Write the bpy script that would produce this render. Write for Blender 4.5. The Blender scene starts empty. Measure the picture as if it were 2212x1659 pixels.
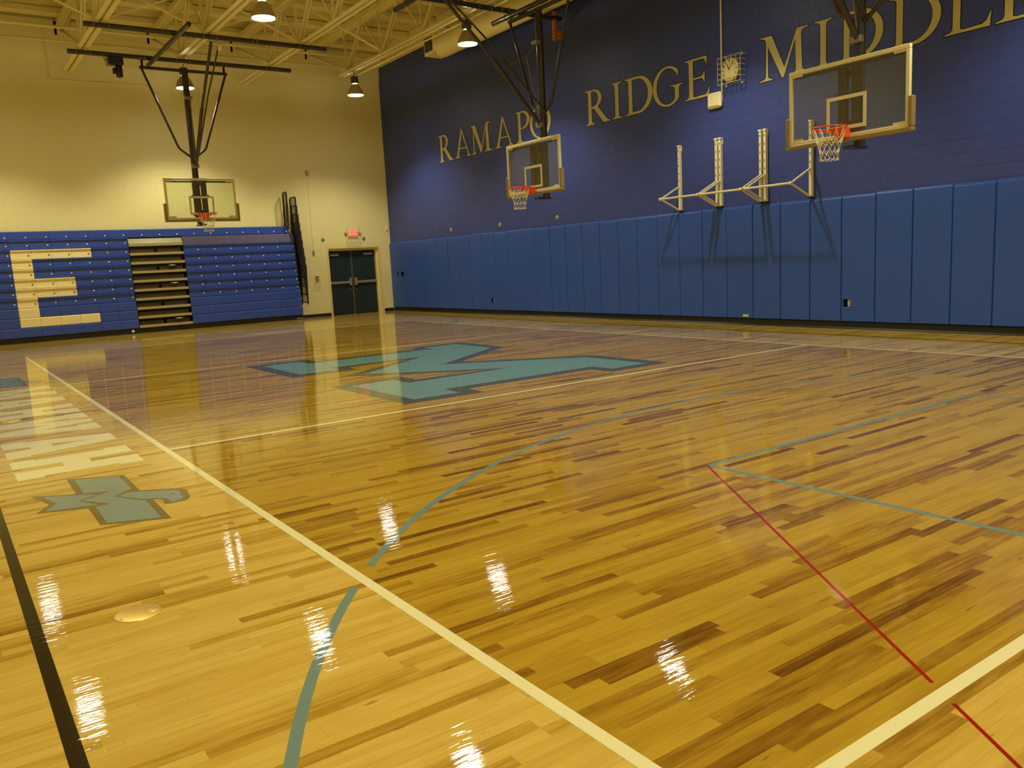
import bpy, math, random
from mathutils import Matrix, Vector
from mathutils.geometry import tessellate_polygon

# ------------------------------------------------------------------ camera, world, exposure
SC = bpy.context.scene
COL = SC.collection
W, H, FPX = 2212.0, 1659.0, 1785.46
CAM = Vector((-1.5003, -1.4090, 1.4395))
cd = bpy.data.cameras.new('camera')
cam = bpy.data.objects.new('camera', cd)
COL.objects.link(cam)
cd.sensor_fit = 'HORIZONTAL'
cd.sensor_width = 36.0
cd.lens = 36.0 * FPX / W
cd.clip_start = 0.05
cd.clip_end = 200
CROT = (Matrix.Rotation(-0.60713, 4, 'Z') @ Matrix.Rotation(1.42258, 4, 'X') @ Matrix.Rotation(-0.05303, 4, 'Z'))
cam.matrix_world = Matrix.Translation(CAM) @ CROT
SC.camera = cam
wd = bpy.data.worlds.new('world')
SC.world = wd
wd.use_nodes = True
wd.node_tree.nodes['Background'].inputs[0].default_value = (0.0, 0.0, 0.0, 1)
wd.node_tree.nodes['Background'].inputs[1].default_value = 0.0
SC.view_settings.view_transform = 'Standard'
SC.view_settings.look = 'None'
SC.view_settings.exposure = 0.0
SC.view_settings.gamma = 1.0
SC.view_settings.use_curve_mapping = False
LAMP_COLOUR = (1.0, 0.925, 0.64)
LAMP_WATTS = 470.0
UPLIGHT_WATTS = 125.0
LENS_STRENGTH = 34.0

CINV = CROT.to_3x3().transposed()
def pix(p):
    q = CINV @ (Vector(p) - CAM)
    if q.z > -0.05:
        return None
    return (W / 2 + FPX * q.x / -q.z, H / 2 - FPX * q.y / -q.z)

# ------------------------------------------------------------------ materials
MATS = {}
def nt(name):
    m = bpy.data.materials.new(name)
    m.use_nodes = True
    t = m.node_tree
    MATS[name] = m
    return m, t, t.nodes['Principled BSDF']
def node(t, kind, **kw):
    n = t.nodes.new(kind)
    for k, v in kw.items():
        setattr(n, k, v)
    return n
def plain(name, col, rough=0.5, metal=0.0, spec=0.5, var=0.0, scale=6.0, bump=0.0, bscale=60.0, coat=0.0):
    m, t, b = nt(name)
    b.inputs['Roughness'].default_value = rough
    b.inputs['Metallic'].default_value = metal
    b.inputs['Specular IOR Level'].default_value = spec
    b.inputs['Coat Weight'].default_value = coat
    b.inputs['Coat Roughness'].default_value = 0.08
    b.inputs['Base Color'].default_value = (*col, 1)
    g = node(t, 'ShaderNodeNewGeometry')
    if var > 0:
        n = node(t, 'ShaderNodeTexNoise')
        n.inputs['Scale'].default_value = scale
        n.inputs['Detail'].default_value = 5
        t.links.new(g.outputs['Position'], n.inputs['Vector'])
        mx = node(t, 'ShaderNodeMix', data_type='RGBA')
        mx.inputs[6].default_value = (*[c * (1 - var) for c in col], 1)
        mx.inputs[7].default_value = (*[min(1, c * (1 + var)) for c in col], 1)
        t.links.new(n.outputs['Fac'], mx.inputs[0])
        t.links.new(mx.outputs[2], b.inputs['Base Color'])
    if bump > 0:
        n2 = node(t, 'ShaderNodeTexNoise')
        n2.inputs['Scale'].default_value = bscale
        n2.inputs['Detail'].default_value = 3
        t.links.new(g.outputs['Position'], n2.inputs['Vector'])
        bp = node(t, 'ShaderNodeBump')
        bp.inputs['Strength'].default_value = bump
        bp.inputs['Distance'].default_value = 0.01
        t.links.new(n2.outputs['Fac'], bp.inputs['Height'])
        t.links.new(bp.outputs['Normal'], b.inputs['Normal'])
    return m
def emit(name, col, strength):
    m, t, b = nt(name)
    b.inputs['Base Color'].default_value = (0.0, 0.0, 0.0, 1)
    b.inputs['Emission Color'].default_value = (*col, 1)
    b.inputs['Emission Strength'].default_value = strength
    return m

CREAM = plain('cream_wall_paint', (0.85, 0.775, 0.39), 0.55, spec=0.35, var=0.05, scale=0.7, bump=0.25, bscale=90)
CREAMD = plain('cream_mortar_paint', (0.81, 0.735, 0.365), 0.6, spec=0.3)
NAVY = plain('navy_wall_paint', (0.034, 0.058, 0.27), 0.42, spec=0.5, var=0.08, scale=0.8, bump=0.3, bscale=80)
NAVYD = plain('navy_mortar_paint', (0.029, 0.050, 0.23), 0.6, spec=0.4)
STEEL = plain('cream_steel_paint', (0.88, 0.78, 0.34), 0.5, spec=0.35, var=0.05, scale=1.5)
DECK = plain('cream_deck_paint', (0.76, 0.66, 0.27), 0.6, spec=0.3, var=0.08, scale=1.0)
PAD = plain('blue_pad_vinyl', (0.022, 0.080, 0.40), 0.42, spec=0.5, var=0.05, scale=1.2, bump=0.12, bscale=25)
PADTOP = plain('blue_pad_vinyl_edge', (0.05, 0.12, 0.46), 0.45, spec=0.5)
BLACKR = plain('black_rubber', (0.012, 0.009, 0.005), 0.45, spec=0.35)
BLACK = plain('black_steel', (0.010, 0.009, 0.008), 0.4, spec=0.5)
PIPE = plain('dark_pipe_paint', (0.030, 0.024, 0.022), 0.28, spec=0.6)
MAST = plain('dark_mast_paint', (0.040, 0.032, 0.024), 0.25, spec=0.6)
ALU = plain('board_frame_enamel', (0.78, 0.72, 0.42), 0.35, spec=0.5)
PADB = plain('board_padding_vinyl', (0.30, 0.225, 0.085), 0.5, spec=0.4)
TAPE = plain('white_target_paint', (0.80, 0.72, 0.45), 0.5)
ORANGE = plain('orange_rim_enamel', (0.85, 0.075, 0.012), 0.35, spec=0.5)
NET = plain('white_net_cord', (0.88, 0.80, 0.52), 0.8, spec=0.2)
CHROME = plain('brushed_metal', (0.62, 0.56, 0.40), 0.3, metal=0.8)
ZINC = plain('zinc_clamp', (0.30, 0.27, 0.19), 0.45, metal=0.5)
BLEACH = plain('bleacher_blue_plastic', (0.030, 0.072, 0.385), 0.36, spec=0.5, var=0.06, scale=3)
BLEACHC = plain('bleacher_cream_plastic', (0.88, 0.76, 0.38), 0.4, spec=0.4)
PURPLE = plain('bleacher_purple_panel', (0.085, 0.065, 0.155), 0.5, spec=0.4)
TREAD = plain('cream_tread_nosing', (0.40, 0.335, 0.135), 0.5)
TREADT = plain('pale_step_panel', (0.34, 0.33, 0.17), 0.25, spec=0.6)
RISER = plain('brown_riser_board', (0.06, 0.046, 0.018), 0.6, spec=0.3, var=0.1, scale=5)
BOLT = plain('pale_bolt_cap', (0.75, 0.70, 0.50), 0.4)
BOLTD = plain('dark_bolt_cap', (0.25, 0.20, 0.08), 0.4)
DOORM = plain('dark_green_door_paint', (0.014, 0.030, 0.034), 0.38, spec=0.5, var=0.08, scale=3)
FRAME = plain('cream_frame_paint', (0.80, 0.68, 0.30), 0.45)
MULL = plain('bronze_mullion', (0.13, 0.105, 0.06), 0.4, metal=0.4)
RED = plain('red_plastic', (0.42, 0.035, 0.02), 0.4)
WHITEP = plain('white_plastic', (0.86, 0.80, 0.58), 0.45)
WIRE = plain('cream_wire', (0.85, 0.76, 0.45), 0.4, spec=0.5)
GREYP = plain('grey_plate', (0.33, 0.30, 0.20), 0.5, metal=0.3)
BARS = plain('cream_bar_enamel', (0.76, 0.70, 0.46), 0.35, spec=0.5)
BRASS = plain('brass_plate', (0.85, 0.60, 0.14), 0.28, metal=0.75, var=0.1, scale=40)
WINCH = plain('navy_winch_enamel', (0.014, 0.014, 0.075), 0.4)
STRAP = plain('orange_webbing', (0.55, 0.16, 0.012), 0.7)
DOME = plain('smoked_reflector', (0.40, 0.33, 0.17), 0.25, spec=0.6)
BALLAST = plain('dark_ballast_housing', (0.06, 0.055, 0.04), 0.5)
CLOCKF = plain('cream_clock_face', (0.80, 0.72, 0.36), 0.15, spec=0.7)
YELLOW = plain('yellow_sticker', (0.75, 0.62, 0.05), 0.5)
GOLD = plain('gold_letter_paint', (0.55, 0.49, 0.20), 0.5, spec=0.4)
INK = plain('dark_letter_outline', (0.012, 0.010, 0.012), 0.5)
DARKV = plain('dark_void', (0.006, 0.005, 0.004), 0.8, spec=0.1)
LENS = emit('lamp_lens_glow', (1.0, 0.95, 0.80), LENS_STRENGTH)
EXITR = emit('exit_red_glow', (1.0, 0.06, 0.05), 1.6)
EXITW = emit('exit_letter_glow', (1.0, 0.32, 0.25), 1.4)

def glass_mat():
    m = bpy.data.materials.new('clear_backboard_glass')
    m.use_nodes = True
    t = m.node_tree
    t.nodes.remove(t.nodes['Principled BSDF'])
    out = t.nodes['Material Output']
    tr = node(t, 'ShaderNodeBsdfTransparent')
    tr.inputs[0].default_value = (0.90, 0.93, 0.86, 1)
    gl = node(t, 'ShaderNodeBsdfGlossy')
    gl.inputs['Roughness'].default_value = 0.02
    fr = node(t, 'ShaderNodeFresnel')
    fr.inputs[0].default_value = 1.5
    g = node(t, 'ShaderNodeNewGeometry')
    iv = node(t, 'ShaderNodeMath', operation='SUBTRACT')
    iv.inputs[0].default_value = 1.0
    ml = node(t, 'ShaderNodeMath', operation='MULTIPLY')
    df = node(t, 'ShaderNodeBsdfDiffuse')
    df.inputs[0].default_value = (0.8, 0.78, 0.62, 1)
    hz = node(t, 'ShaderNodeMixShader')
    hz.inputs[0].default_value = 0.05  # pale diffuse haze in the colour, imitating the room's reflection on dusty glass
    mx = node(t, 'ShaderNodeMixShader')
    t.links.new(g.outputs['Backfacing'], iv.inputs[1])
    t.links.new(fr.outputs[0], ml.inputs[0])
    t.links.new(iv.outputs[0], ml.inputs[1])
    t.links.new(ml.outputs[0], mx.inputs[0])
    t.links.new(tr.outputs[0], hz.inputs[1])
    t.links.new(df.outputs[0], hz.inputs[2])
    t.links.new(hz.outputs[0], mx.inputs[1])
    t.links.new(gl.outputs[0], mx.inputs[2])
    t.links.new(mx.outputs[0], out.inputs['Surface'])
    return m
GLASS = glass_mat()

FLOOR_ROUGH = 0.035
def varnish(b, t):
    b.inputs['Roughness'].default_value = FLOOR_ROUGH
    b.inputs['IOR'].default_value = 1.5
    b.inputs['Specular IOR Level'].default_value = 0.5
    g = node(t, 'ShaderNodeNewGeometry')
    L = t.links.new
    mp = node(t, 'ShaderNodeMapping')
    mp.inputs['Scale'].default_value = (5.0, 36.0, 1.0)
    n = node(t, 'ShaderNodeTexNoise')
    n.inputs['Scale'].default_value = 1.0
    n.inputs['Detail'].default_value = 2
    n.inputs['Roughness'].default_value = 0.5
    mq = node(t, 'ShaderNodeMapping')
    mq.inputs['Scale'].default_value = (60.0, 150.0, 1.0)
    n2 = node(t, 'ShaderNodeTexNoise')
    n2.inputs['Scale'].default_value = 1.0
    n2.inputs['Detail'].default_value = 2
    ad = node(t, 'ShaderNodeMath', operation='MULTIPLY_ADD')
    ad.inputs[1].default_value = 0.10
    bp = node(t, 'ShaderNodeBump')
    bp.inputs['Strength'].default_value = 1.0
    bp.inputs['Distance'].default_value = 0.00062
    L(g.outputs['Position'], mp.inputs['Vector'])
    L(mp.outputs['Vector'], n.inputs['Vector'])
    L(g.outputs['Position'], mq.inputs['Vector'])
    L(mq.outputs['Vector'], n2.inputs['Vector'])
    L(n2.outputs['Fac'], ad.inputs[0])
    L(n.outputs['Fac'], ad.inputs[2])
    L(ad.outputs[0], bp.inputs['Height'])
    L(bp.outputs['Normal'], b.inputs['Normal'])
    return g
def paint(name, col):
    m, t, b = nt(name)
    b.inputs['Base Color'].default_value = (*col, 1)
    varnish(b, t)
    return m
LINEW = paint('white_court_paint', (0.74, 0.68, 0.37))
LINEB = paint('black_court_paint', (0.020, 0.013, 0.007))
LINEG = paint('blue_grey_court_paint', (0.150, 0.235, 0.215))
LINER = paint('red_court_paint', (0.30, 0.014, 0.006))
LINEC = paint('dark_centre_paint', (0.10, 0.075, 0.035))
TEAL = paint('teal_court_paint', (0.155, 0.285, 0.27))
TEALS = paint('pale_teal_court_paint', (0.205, 0.275, 0.235))
SLATE = paint('slate_court_paint', (0.082, 0.088, 0.052))
OLIVE = paint('olive_court_paint', (0.17, 0.13, 0.042))

def ramp(t, stops):
    r = node(t, 'ShaderNodeValToRGB')
    cr = r.color_ramp
    while len(cr.elements) < len(stops):
        cr.elements.new(0.5)
    for e, (p, c) in zip(cr.elements, stops):
        e.position = p
        e.color = (*c, 1)
    return r
def wood():
    m, t, b = nt('varnished_maple')
    g = varnish(b, t)
    at = node(t, 'ShaderNodeAttribute')
    at.attribute_name = 'tone'
    L = t.links.new
    # fine grain stretched along the plank, offset by the plank tone
    mp = node(t, 'ShaderNodeMapping')
    mp.inputs['Scale'].default_value = (2.2, 60.0, 1.0)
    cmb = node(t, 'ShaderNodeCombineXYZ')
    mul = node(t, 'ShaderNodeMath', operation='MULTIPLY')
    mul.inputs[1].default_value = 37.0
    L(at.outputs['Fac'], mul.inputs[0])
    L(mul.outputs[0], cmb.inputs[0])
    L(mul.outputs[0], cmb.inputs[2])
    L(g.outputs['Position'], mp.inputs['Vector'])
    L(cmb.outputs[0], mp.inputs['Location'])
    n = node(t, 'ShaderNodeTexNoise')
    n.inputs['Scale'].default_value = 1.0
    n.inputs['Detail'].default_value = 6
    n.inputs['Distortion'].default_value = 0.6
    L(mp.outputs['Vector'], n.inputs['Vector'])
    mp2 = node(t, 'ShaderNodeMapping')
    mp2.inputs['Scale'].default_value = (3.0, 26.0, 1.0)
    L(g.outputs['Position'], mp2.inputs['Vector'])
    L(cmb.outputs[0], mp2.inputs['Location'])
    n2 = node(t, 'ShaderNodeTexNoise')
    n2.inputs['Scale'].default_value = 1.3
    n2.inputs['Detail'].default_value = 3
    L(mp2.outputs['Vector'], n2.inputs['Vector'])
    # tone + grain
    s1 = node(t, 'ShaderNodeMath', operation='MULTIPLY_ADD')
    s1.inputs[1].default_value = 0.34
    L(n.outputs['Fac'], s1.inputs[0])
    L(at.outputs['Fac'], s1.inputs[2])
    s2 = node(t, 'ShaderNodeMath', operation='MULTIPLY_ADD')
    s2.inputs[1].default_value = 0.60
    L(n2.outputs['Fac'], s2.inputs[0])
    L(s1.outputs[0], s2.inputs[2])
    s3 = node(t, 'ShaderNodeMath', operation='SUBTRACT')
    s3.inputs[1].default_value = 0.47
    s3.use_clamp = True
    L(s2.outputs[0], s3.inputs[0])
    stained = ramp(t, [(0.0, (0.130, 0.052, 0.005)), (0.20, (0.235, 0.115, 0.009)), (0.40, (0.345, 0.198, 0.015)), (0.65, (0.415, 0.258, 0.022)), (1.0, (0.47, 0.308, 0.036))])
    natural = ramp(t, [(0.0, (0.25, 0.125, 0.011)), (0.20, (0.39, 0.23, 0.025)), (0.40, (0.51, 0.335, 0.052)), (0.65, (0.585, 0.40, 0.078)), (1.0, (0.64, 0.46, 0.112))])
    L(s3.outputs[0], stained.inputs[0])
    L(s3.outputs[0], natural.inputs[0])
    # stain only inside the volleyball court
    sp = node(t, 'ShaderNodeSeparateXYZ')
    L(g.outputs['Position'], sp.inputs[0])
    def between(o, lo, hi):
        a = node(t, 'ShaderNodeMath', operation='GREATER_THAN'); a.inputs[1].default_value = lo
        c = node(t, 'ShaderNodeMath', operation='LESS_THAN'); c.inputs[1].default_value = hi
        d = node(t, 'ShaderNodeMath', operation='MULTIPLY')
        L(o, a.inputs[0]); L(o, c.inputs[0]); L(a.outputs[0], d.inputs[0]); L(c.outputs[0], d.inputs[1])
        return d.outputs[0]
    inx = between(sp.outputs[0], 0.0, 8.874)
    iny = between(sp.outputs[1], -0.148, 18.147)
    both = node(t, 'ShaderNodeMath', operation='MULTIPLY')
    L(inx, both.inputs[0]); L(iny, both.inputs[1])
    mx = node(t, 'ShaderNodeMix', data_type='RGBA')
    L(both.outputs[0], mx.inputs[0])
    L(natural.outputs[0], mx.inputs[6])
    L(stained.outputs[0], mx.inputs[7])
    # soft dark mineral flecks
    mp3 = node(t, 'ShaderNodeMapping')
    mp3.inputs['Scale'].default_value = (5.0, 30.0, 1.0)
    L(g.outputs['Position'], mp3.inputs['Vector'])
    n3 = node(t, 'ShaderNodeTexNoise')
    n3.inputs['Scale'].default_value = 1.0
    n3.inputs['Detail'].default_value = 4
    L(mp3.outputs['Vector'], n3.inputs['Vector'])
    r3 = ramp(t, [(0.68, (0, 0, 0)), (0.76, (1, 1, 1))])
    L(n3.outputs['Fac'], r3.inputs[0])
    mm = node(t, 'ShaderNodeMix', data_type='RGBA', blend_type='MULTIPLY')
    mm.inputs[7].default_value = (0.45, 0.34, 0.22, 1)
    L(r3.outputs[0], mm.inputs[0])
    L(mx.outputs[2], mm.inputs[6])
    L(mm.outputs[2], b.inputs['Base Color'])
    return m
WOOD = wood()

# ------------------------------------------------------------------ mesh helpers
class MB:
    def __init__(s, T=None):
        s.v = []; s.f = []; s.smooth = []; s.T = T
    def add(s, vs, fs, smooth=False):
        o = len(s.v)
        s.v += [tuple(v) for v in vs]
        s.f += [tuple(i + o for i in f) for f in fs]
        s.smooth += [smooth] * len(fs)
        return s
    def box(s, a, b):
        x0, y0, z0 = [min(p, q) for p, q in zip(a, b)]
        x1, y1, z1 = [max(p, q) for p, q in zip(a, b)]
        return s.add([(x0, y0, z0), (x1, y0, z0), (x1, y1, z0), (x0, y1, z0), (x0, y0, z1), (x1, y0, z1), (x1, y1, z1), (x0, y1, z1)],
                     [(0, 3, 2, 1), (4, 5, 6, 7), (0, 1, 5, 4), (1, 2, 6, 5), (2, 3, 7, 6), (3, 0, 4, 7)])
    def bbox(s, a, b, c=0.006):
        """box with chamfered vertical-section edges (octagon in every section)"""
        x0, y0, z0 = [min(p, q) for p, q in zip(a, b)]
        x1, y1, z1 = [max(p, q) for p, q in zip(a, b)]
        c = min(c, (x1 - x0) / 2.2, (y1 - y0) / 2.2, (z1 - z0) / 2.2)
        rings = []
        for z, k in ((z0, c), (z0 + c, 0), (z1 - c, 0), (z1, c)):
            rings.append([(x0 + c + k * 0.7, y0 + k, z), (x1 - c - k * 0.7, y0 + k, z), (x1 - k, y0 + c + k * 0.7, z), (x1 - k, y1 - c - k * 0.7, z),
                          (x1 - c - k * 0.7, y1 - k, z), (x0 + c + k * 0.7, y1 - k, z), (x0 + k, y1 - c - k * 0.7, z), (x0 + k, y0 + c + k * 0.7, z)])
        vs = [v for r in rings for v in r]
        fs = [tuple(reversed(range(8))), tuple(range(24, 32))]
        for i in range(3):
            for j in range(8):
                fs.append((i * 8 + j, i * 8 + (j + 1) % 8, (i + 1) * 8 + (j + 1) % 8, (i + 1) * 8 + j))
        return s.add(vs, fs)
    def bar(s, p, q, w, h, up=(0, 0, 1)):
        p, q = Vector(p), Vector(q)
        d = (q - p).normalized()
        u = Vector(up)
        if abs(d.dot(u)) > 0.98:
            u = Vector((0, 1, 0))
        a = d.cross(u).normalized()
        b = a.cross(d).normalized()
        vs = []
        for e in (p, q):
            for sa, sb in ((-1, -1), (1, -1), (1, 1), (-1, 1)):
                vs.append(e + a * (sa * w / 2) + b * (sb * h / 2))
        return s.add(vs, [(0, 1, 2, 3), (7, 6, 5, 4), (0, 4, 5, 1), (1, 5, 6, 2), (2, 6, 7, 3), (3, 7, 4, 0)])
    def tube(s, path, r, n=10, closed=False, cap=True):
        P = [Vector(p) for p in path]
        m = len(P)
        vs = []
        prev = None
        for i in range(m):
            if closed:
                d = (P[(i + 1) % m] - P[i - 1]).normalized()
            else:
                d = (P[min(i + 1, m - 1)] - P[max(i - 1, 0)]).normalized()
            if prev is None:
                u = Vector((0, 0, 1)) if abs(d.z) < 0.9 else Vector((1, 0, 0))
                a = d.cross(u).normalized()
            else:
                a = (prev - d * prev.dot(d)).normalized()
            prev = a
            b = d.cross(a)
            for j in range(n):
                t = 2 * math.pi * j / n
                vs.append(P[i] + a * (r * math.cos(t)) + b * (r * math.sin(t)))
        fs = []
        for i in range(m if closed else m - 1):
            k = (i + 1) % m
            for j in range(n):
                fs.append((i * n + j, i * n + (j + 1) % n, k * n + (j + 1) % n, k * n + j))
        s.add(vs, fs, n > 5)
        if cap and not closed:
            s.add(vs[:n], [tuple(reversed(range(n)))])
            s.add(vs[-n:], [tuple(range(n))])
        return s
    def lathe(s, c, prof, n=24, axis='z', smooth=True, cap=True):
        vs = []
        for r, h in prof:
            for j in range(n):
                t = 2 * math.pi * j / n
                p = (r * math.cos(t), r * math.sin(t), h)
                if axis == 'x':
                    p = (p[2], p[0], p[1])
                elif axis == 'y':
                    p = (p[1], p[2], p[0])
                vs.append((c[0] + p[0], c[1] + p[1], c[2] + p[2]))
        fs = []
        for i in range(len(prof) - 1):
            for j in range(n):
                fs.append((i * n + j, i * n + (j + 1) % n, (i + 1) * n + (j + 1) % n, (i + 1) * n + j))
        s.add(vs, fs, smooth)
        if cap and prof[0][0] > 1e-4:
            s.add(vs[:n], [tuple(reversed(range(n)))])
        if cap and prof[-1][0] > 1e-4:
            s.add(vs[-n:], [tuple(range(n))])
        return s
    def prism(s, loops, fn, d0, d1):
        """loops: outer + holes in 2-D; fn(u, v, d) -> point; front at d1"""
        flat = [p for l in loops for p in l]
        tri = tessellate_polygon([[Vector((p[0], p[1], 0)) for p in l] for l in loops])
        n = len(flat)
        vs = [fn(u, v, d1) for u, v in flat] + [fn(u, v, d0) for u, v in flat]
        fs = []
        for a, b, c in tri:
            fs.append((a, b, c))
            fs.append((a + n, c + n, b + n))
        o = 0
        for l in loops:
            k = len(l)
            for i in range(k):
                a, b = o + i, o + (i + 1) % k
                fs.append((a, b, b + n, a + n))
            o += k
        return s.add(vs, fs)
    def extrude(s, prof, x0, x1):
        """closed (y, z) profile swept along x"""
        k = len(prof)
        vs = [(x0, y, z) for y, z in prof] + [(x1, y, z) for y, z in prof]
        fs = [tuple(range(k)), tuple(reversed(range(k, 2 * k)))]
        for i in range(k):
            j = (i + 1) % k
            fs.append((i, j, j + k, i + k))
        return s.add(vs, fs)
    def build(s, name, mat, parent=None, **props):
        vs = s.v if s.T is None else [s.T(*v) for v in s.v]
        if parent is not None:
            o = parent.get('_o', (0, 0, 0))
            vs = [(x - o[0], y - o[1], z - o[2]) for x, y, z in vs]
        me = bpy.data.meshes.new(name)
        me.from_pydata(vs, [], s.f)
        me.polygons.foreach_set('use_smooth', s.smooth)
        me.materials.append(mat)
        me.update()
        import bmesh
        bm = bmesh.new(); bm.from_mesh(me)
        bmesh.ops.recalc_face_normals(bm, faces=bm.faces)
        bm.to_mesh(me); bm.free()
        ob = bpy.data.objects.new(name, me)
        COL.objects.link(ob)
        if parent is not None:
            ob.parent = parent
            ob['_o'] = parent.get('_o', (0, 0, 0))
        for k, v in props.items():
            ob[k] = v
        return ob
def thing(name, label, cat, loc, group=None, **props):
    o = bpy.data.objects.new(name, None)
    COL.objects.link(o)
    o.location = loc
    o['_o'] = tuple(float(c) for c in loc)
    o['label'] = label
    o['category'] = cat
    if group:
        o['group'] = group
    for k, v in props.items():
        o[k] = v
    o.empty_display_size = 0.1
    return o
def tag(o, label, cat, group=None):
    o['label'] = label; o['category'] = cat
    if group:
        o['group'] = group
    return o
def copy_tree(src, parent=None):
    c = src.copy()
    COL.objects.link(c)
    if parent is not None:
        c.parent = parent
    for ch in src.children:
        copy_tree(ch, c)
    return c
def arc(cx, cy, rx, ry, a0, a1, n):
    return [(cx + rx * math.cos(math.radians(a0 + (a1 - a0) * i / n)), cy + ry * math.sin(math.radians(a0 + (a1 - a0) * i / n))) for i in range(n + 1)]
def area(l):
    return sum(l[i][0] * l[(i + 1) % len(l)][1] - l[(i + 1) % len(l)][0] * l[i][1] for i in range(len(l))) / 2
def offset(l, d, limit=1.9):
    """grow a closed outline by d (shrink when negative)"""
    if area(l) < 0:
        l = l[::-1]
    out = []
    k = len(l)
    for i in range(k):
        p0, p1, p2 = Vector(l[i - 1]), Vector(l[i]), Vector(l[(i + 1) % k])
        a, b = (p1 - p0), (p2 - p1)
        if a.length < 1e-6 or b.length < 1e-6:
            continue
        a.normalize(); b.normalize()
        na, nb = Vector((a.y, -a.x)), Vector((b.y, -b.x))
        m = na + nb
        if m.length < 1e-3:
            m = na.copy()
        m.normalize()
        c = max(m.dot(na), 1 / limit)
        q = p1 + m * (d / c)
        out.append((q.x, q.y))
    return out
def flatp(u, v, d):
    return (u, v, d)

# ------------------------------------------------------------------ the room
XL, XR, YF, YB, ZT = -2.29, 11.16, -5.42, 23.38, 8.30
R = random.Random(7)

floor = MB().box((XL - .2, YF - .2, -.25), (XR + .2, YB + .4, -.02)).build('floor', DARKV, kind='structure')
PW = 0.0572
rows = int((YB + 0.3 - YF) / PW) + 1
planks = []
for r in range(rows):
    y0 = YF + r * PW
    x = XL - R.random() * 0.8
    while x < XR:
        l = R.choice((0.34, 0.46, 0.55, 0.7, 0.8, 0.95, 1.15, 1.4)) * R.uniform(0.9, 1.1)
        tone = R.random()
        tone = 0.02 + 0.2 * R.random() if tone < 0.10 else (0.24 + 0.18 * R.random() if tone < 0.34 else 0.44 + 0.28 * R.random())
        planks.append((max(x, XL), min(x + l, XR), y0, tone))
        x += l
def seen_size(x0, x1, y0):
    """share of the picture a plank takes, in pixels"""
    if y0 > 6.5 or x1 < -1.6:
        return 0
    pts = []
    nn = 6
    for i in range(nn + 1):
        q = pix((x0 + (x1 - x0) * i / nn, y0 + PW / 2, 0))
        if q is None:
            continue
        if -20 < q[0] < W + 20 and -20 < q[1] < H + 20:
            q2 = pix((x0 + (x1 - x0) * i / nn, y0 + PW, 0))
            pts.append((q, abs(q2[1] - q[1]) * 2 if q2 else 0))
    if len(pts) < 2:
        return 0
    return sum(abs(pts[i + 1][0][0] - pts[i][0][0]) * pts[i][1] for i in range(len(pts) - 1))
order = sorted(range(len(planks)), key=lambda i: -seen_size(*planks[i][:3]))
single = set(order[:300])
def plank_geo(p):
    x0, x1, y0, tone = p
    g = 0.00022
    x0 += g; x1 -= g
    ya, yb = y0 + g, y0 + PW - g
    za, zb = R.uniform(-1, 1) * 0.00011, R.uniform(-1, 1) * 0.00011
    zd = -0.019
    return ([(x0, ya, za), (x1, ya, za), (x1, yb, zb), (x0, yb, zb), (x0, ya, zd), (x1, ya, zd), (x1, yb, zd), (x0, yb, zd)],
            [(0, 1, 2, 3), (0, 4, 5, 1), (1, 5, 6, 2), (2, 6, 7, 3), (3, 7, 4, 0)], tone)
def plank_mesh(name, ps):
    vs, fs, tn = [], [], []
    for p in ps:
        v, f, t = plank_geo(p)
        o = len(vs)
        vs += v
        fs += [tuple(i + o for i in q) for q in f]
        tn += [t] * 5
    me = bpy.data.meshes.new(name)
    me.from_pydata(vs, [], fs)
    a = me.attributes.new('tone', 'FLOAT', 'FACE')
    a.data.foreach_set('value', tn)
    me.materials.append(WOOD)
    ob = bpy.data.objects.new(name, me)
    COL.objects.link(ob)
    ob.parent = floor
    return ob
plank_mesh('plank_field', [p for i, p in enumerate(planks) if i not in single])['kind'] = 'stuff'
for i in sorted(single):
    plank_mesh('plank', [planks[i]])

def strip(name, mat, p, q, w, label, z=0.0007):
    o = MB().bar((p[0], p[1], z - 0.001), (q[0], q[1], z - 0.001), w, 0.002).build(name, mat, floor)
    o['label'] = label
    return o
VW, VN, VF, VC = 8.874, -0.148, 18.147, 9.0
LW = 0.051
hw = LW / 2
strip('court_line', LINEW, (0, VN - hw), (0, VF + hw), LW, 'white sideline by the lettering')
strip('court_line', LINEW, (VW, VN - hw), (VW, VF + hw), LW, 'white sideline by the padded wall')
strip('court_line', LINEW, (hw, VN), (VW - hw, VN), LW, 'white end line near the camera')
strip('court_line', LINEW, (hw, VF), (VW - hw, VF), LW, 'white end line by the bleachers')
strip('court_line', LINEW, (hw, VC - 3.048), (VW - hw, VC - 3.048), LW, 'white attack line before the big emblem')
strip('court_line', LINEW, (hw, VC + 3.048), (VW - hw, VC + 3.048), LW, 'white attack line behind the big emblem')
strip('court_line', LINEB, (-1.305, YF + .9), (-1.305, 21.9), 0.051, 'black sideline beside the lettering')
strip('court_line', LINEB, (10.215, YF + .9), (10.215, 21.9), 0.051, 'black sideline along the padded wall')
strip('court_line', LINEC, (-1.28, VC - .03), (-hw, VC - .03), 0.045, 'dark centre line')
strip('court_line', LINEC, (hw, VC - .03), (2.96, VC - .03), 0.045, 'dark centre line')
strip('court_line', LINEC, (4.75, VC - .03), (VW - hw, VC - .03), 0.045, 'dark centre line')
strip('court_line', LINEC, (VW + hw, VC - .03), (10.19, VC - .03), 0.045, 'dark centre line')
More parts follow.
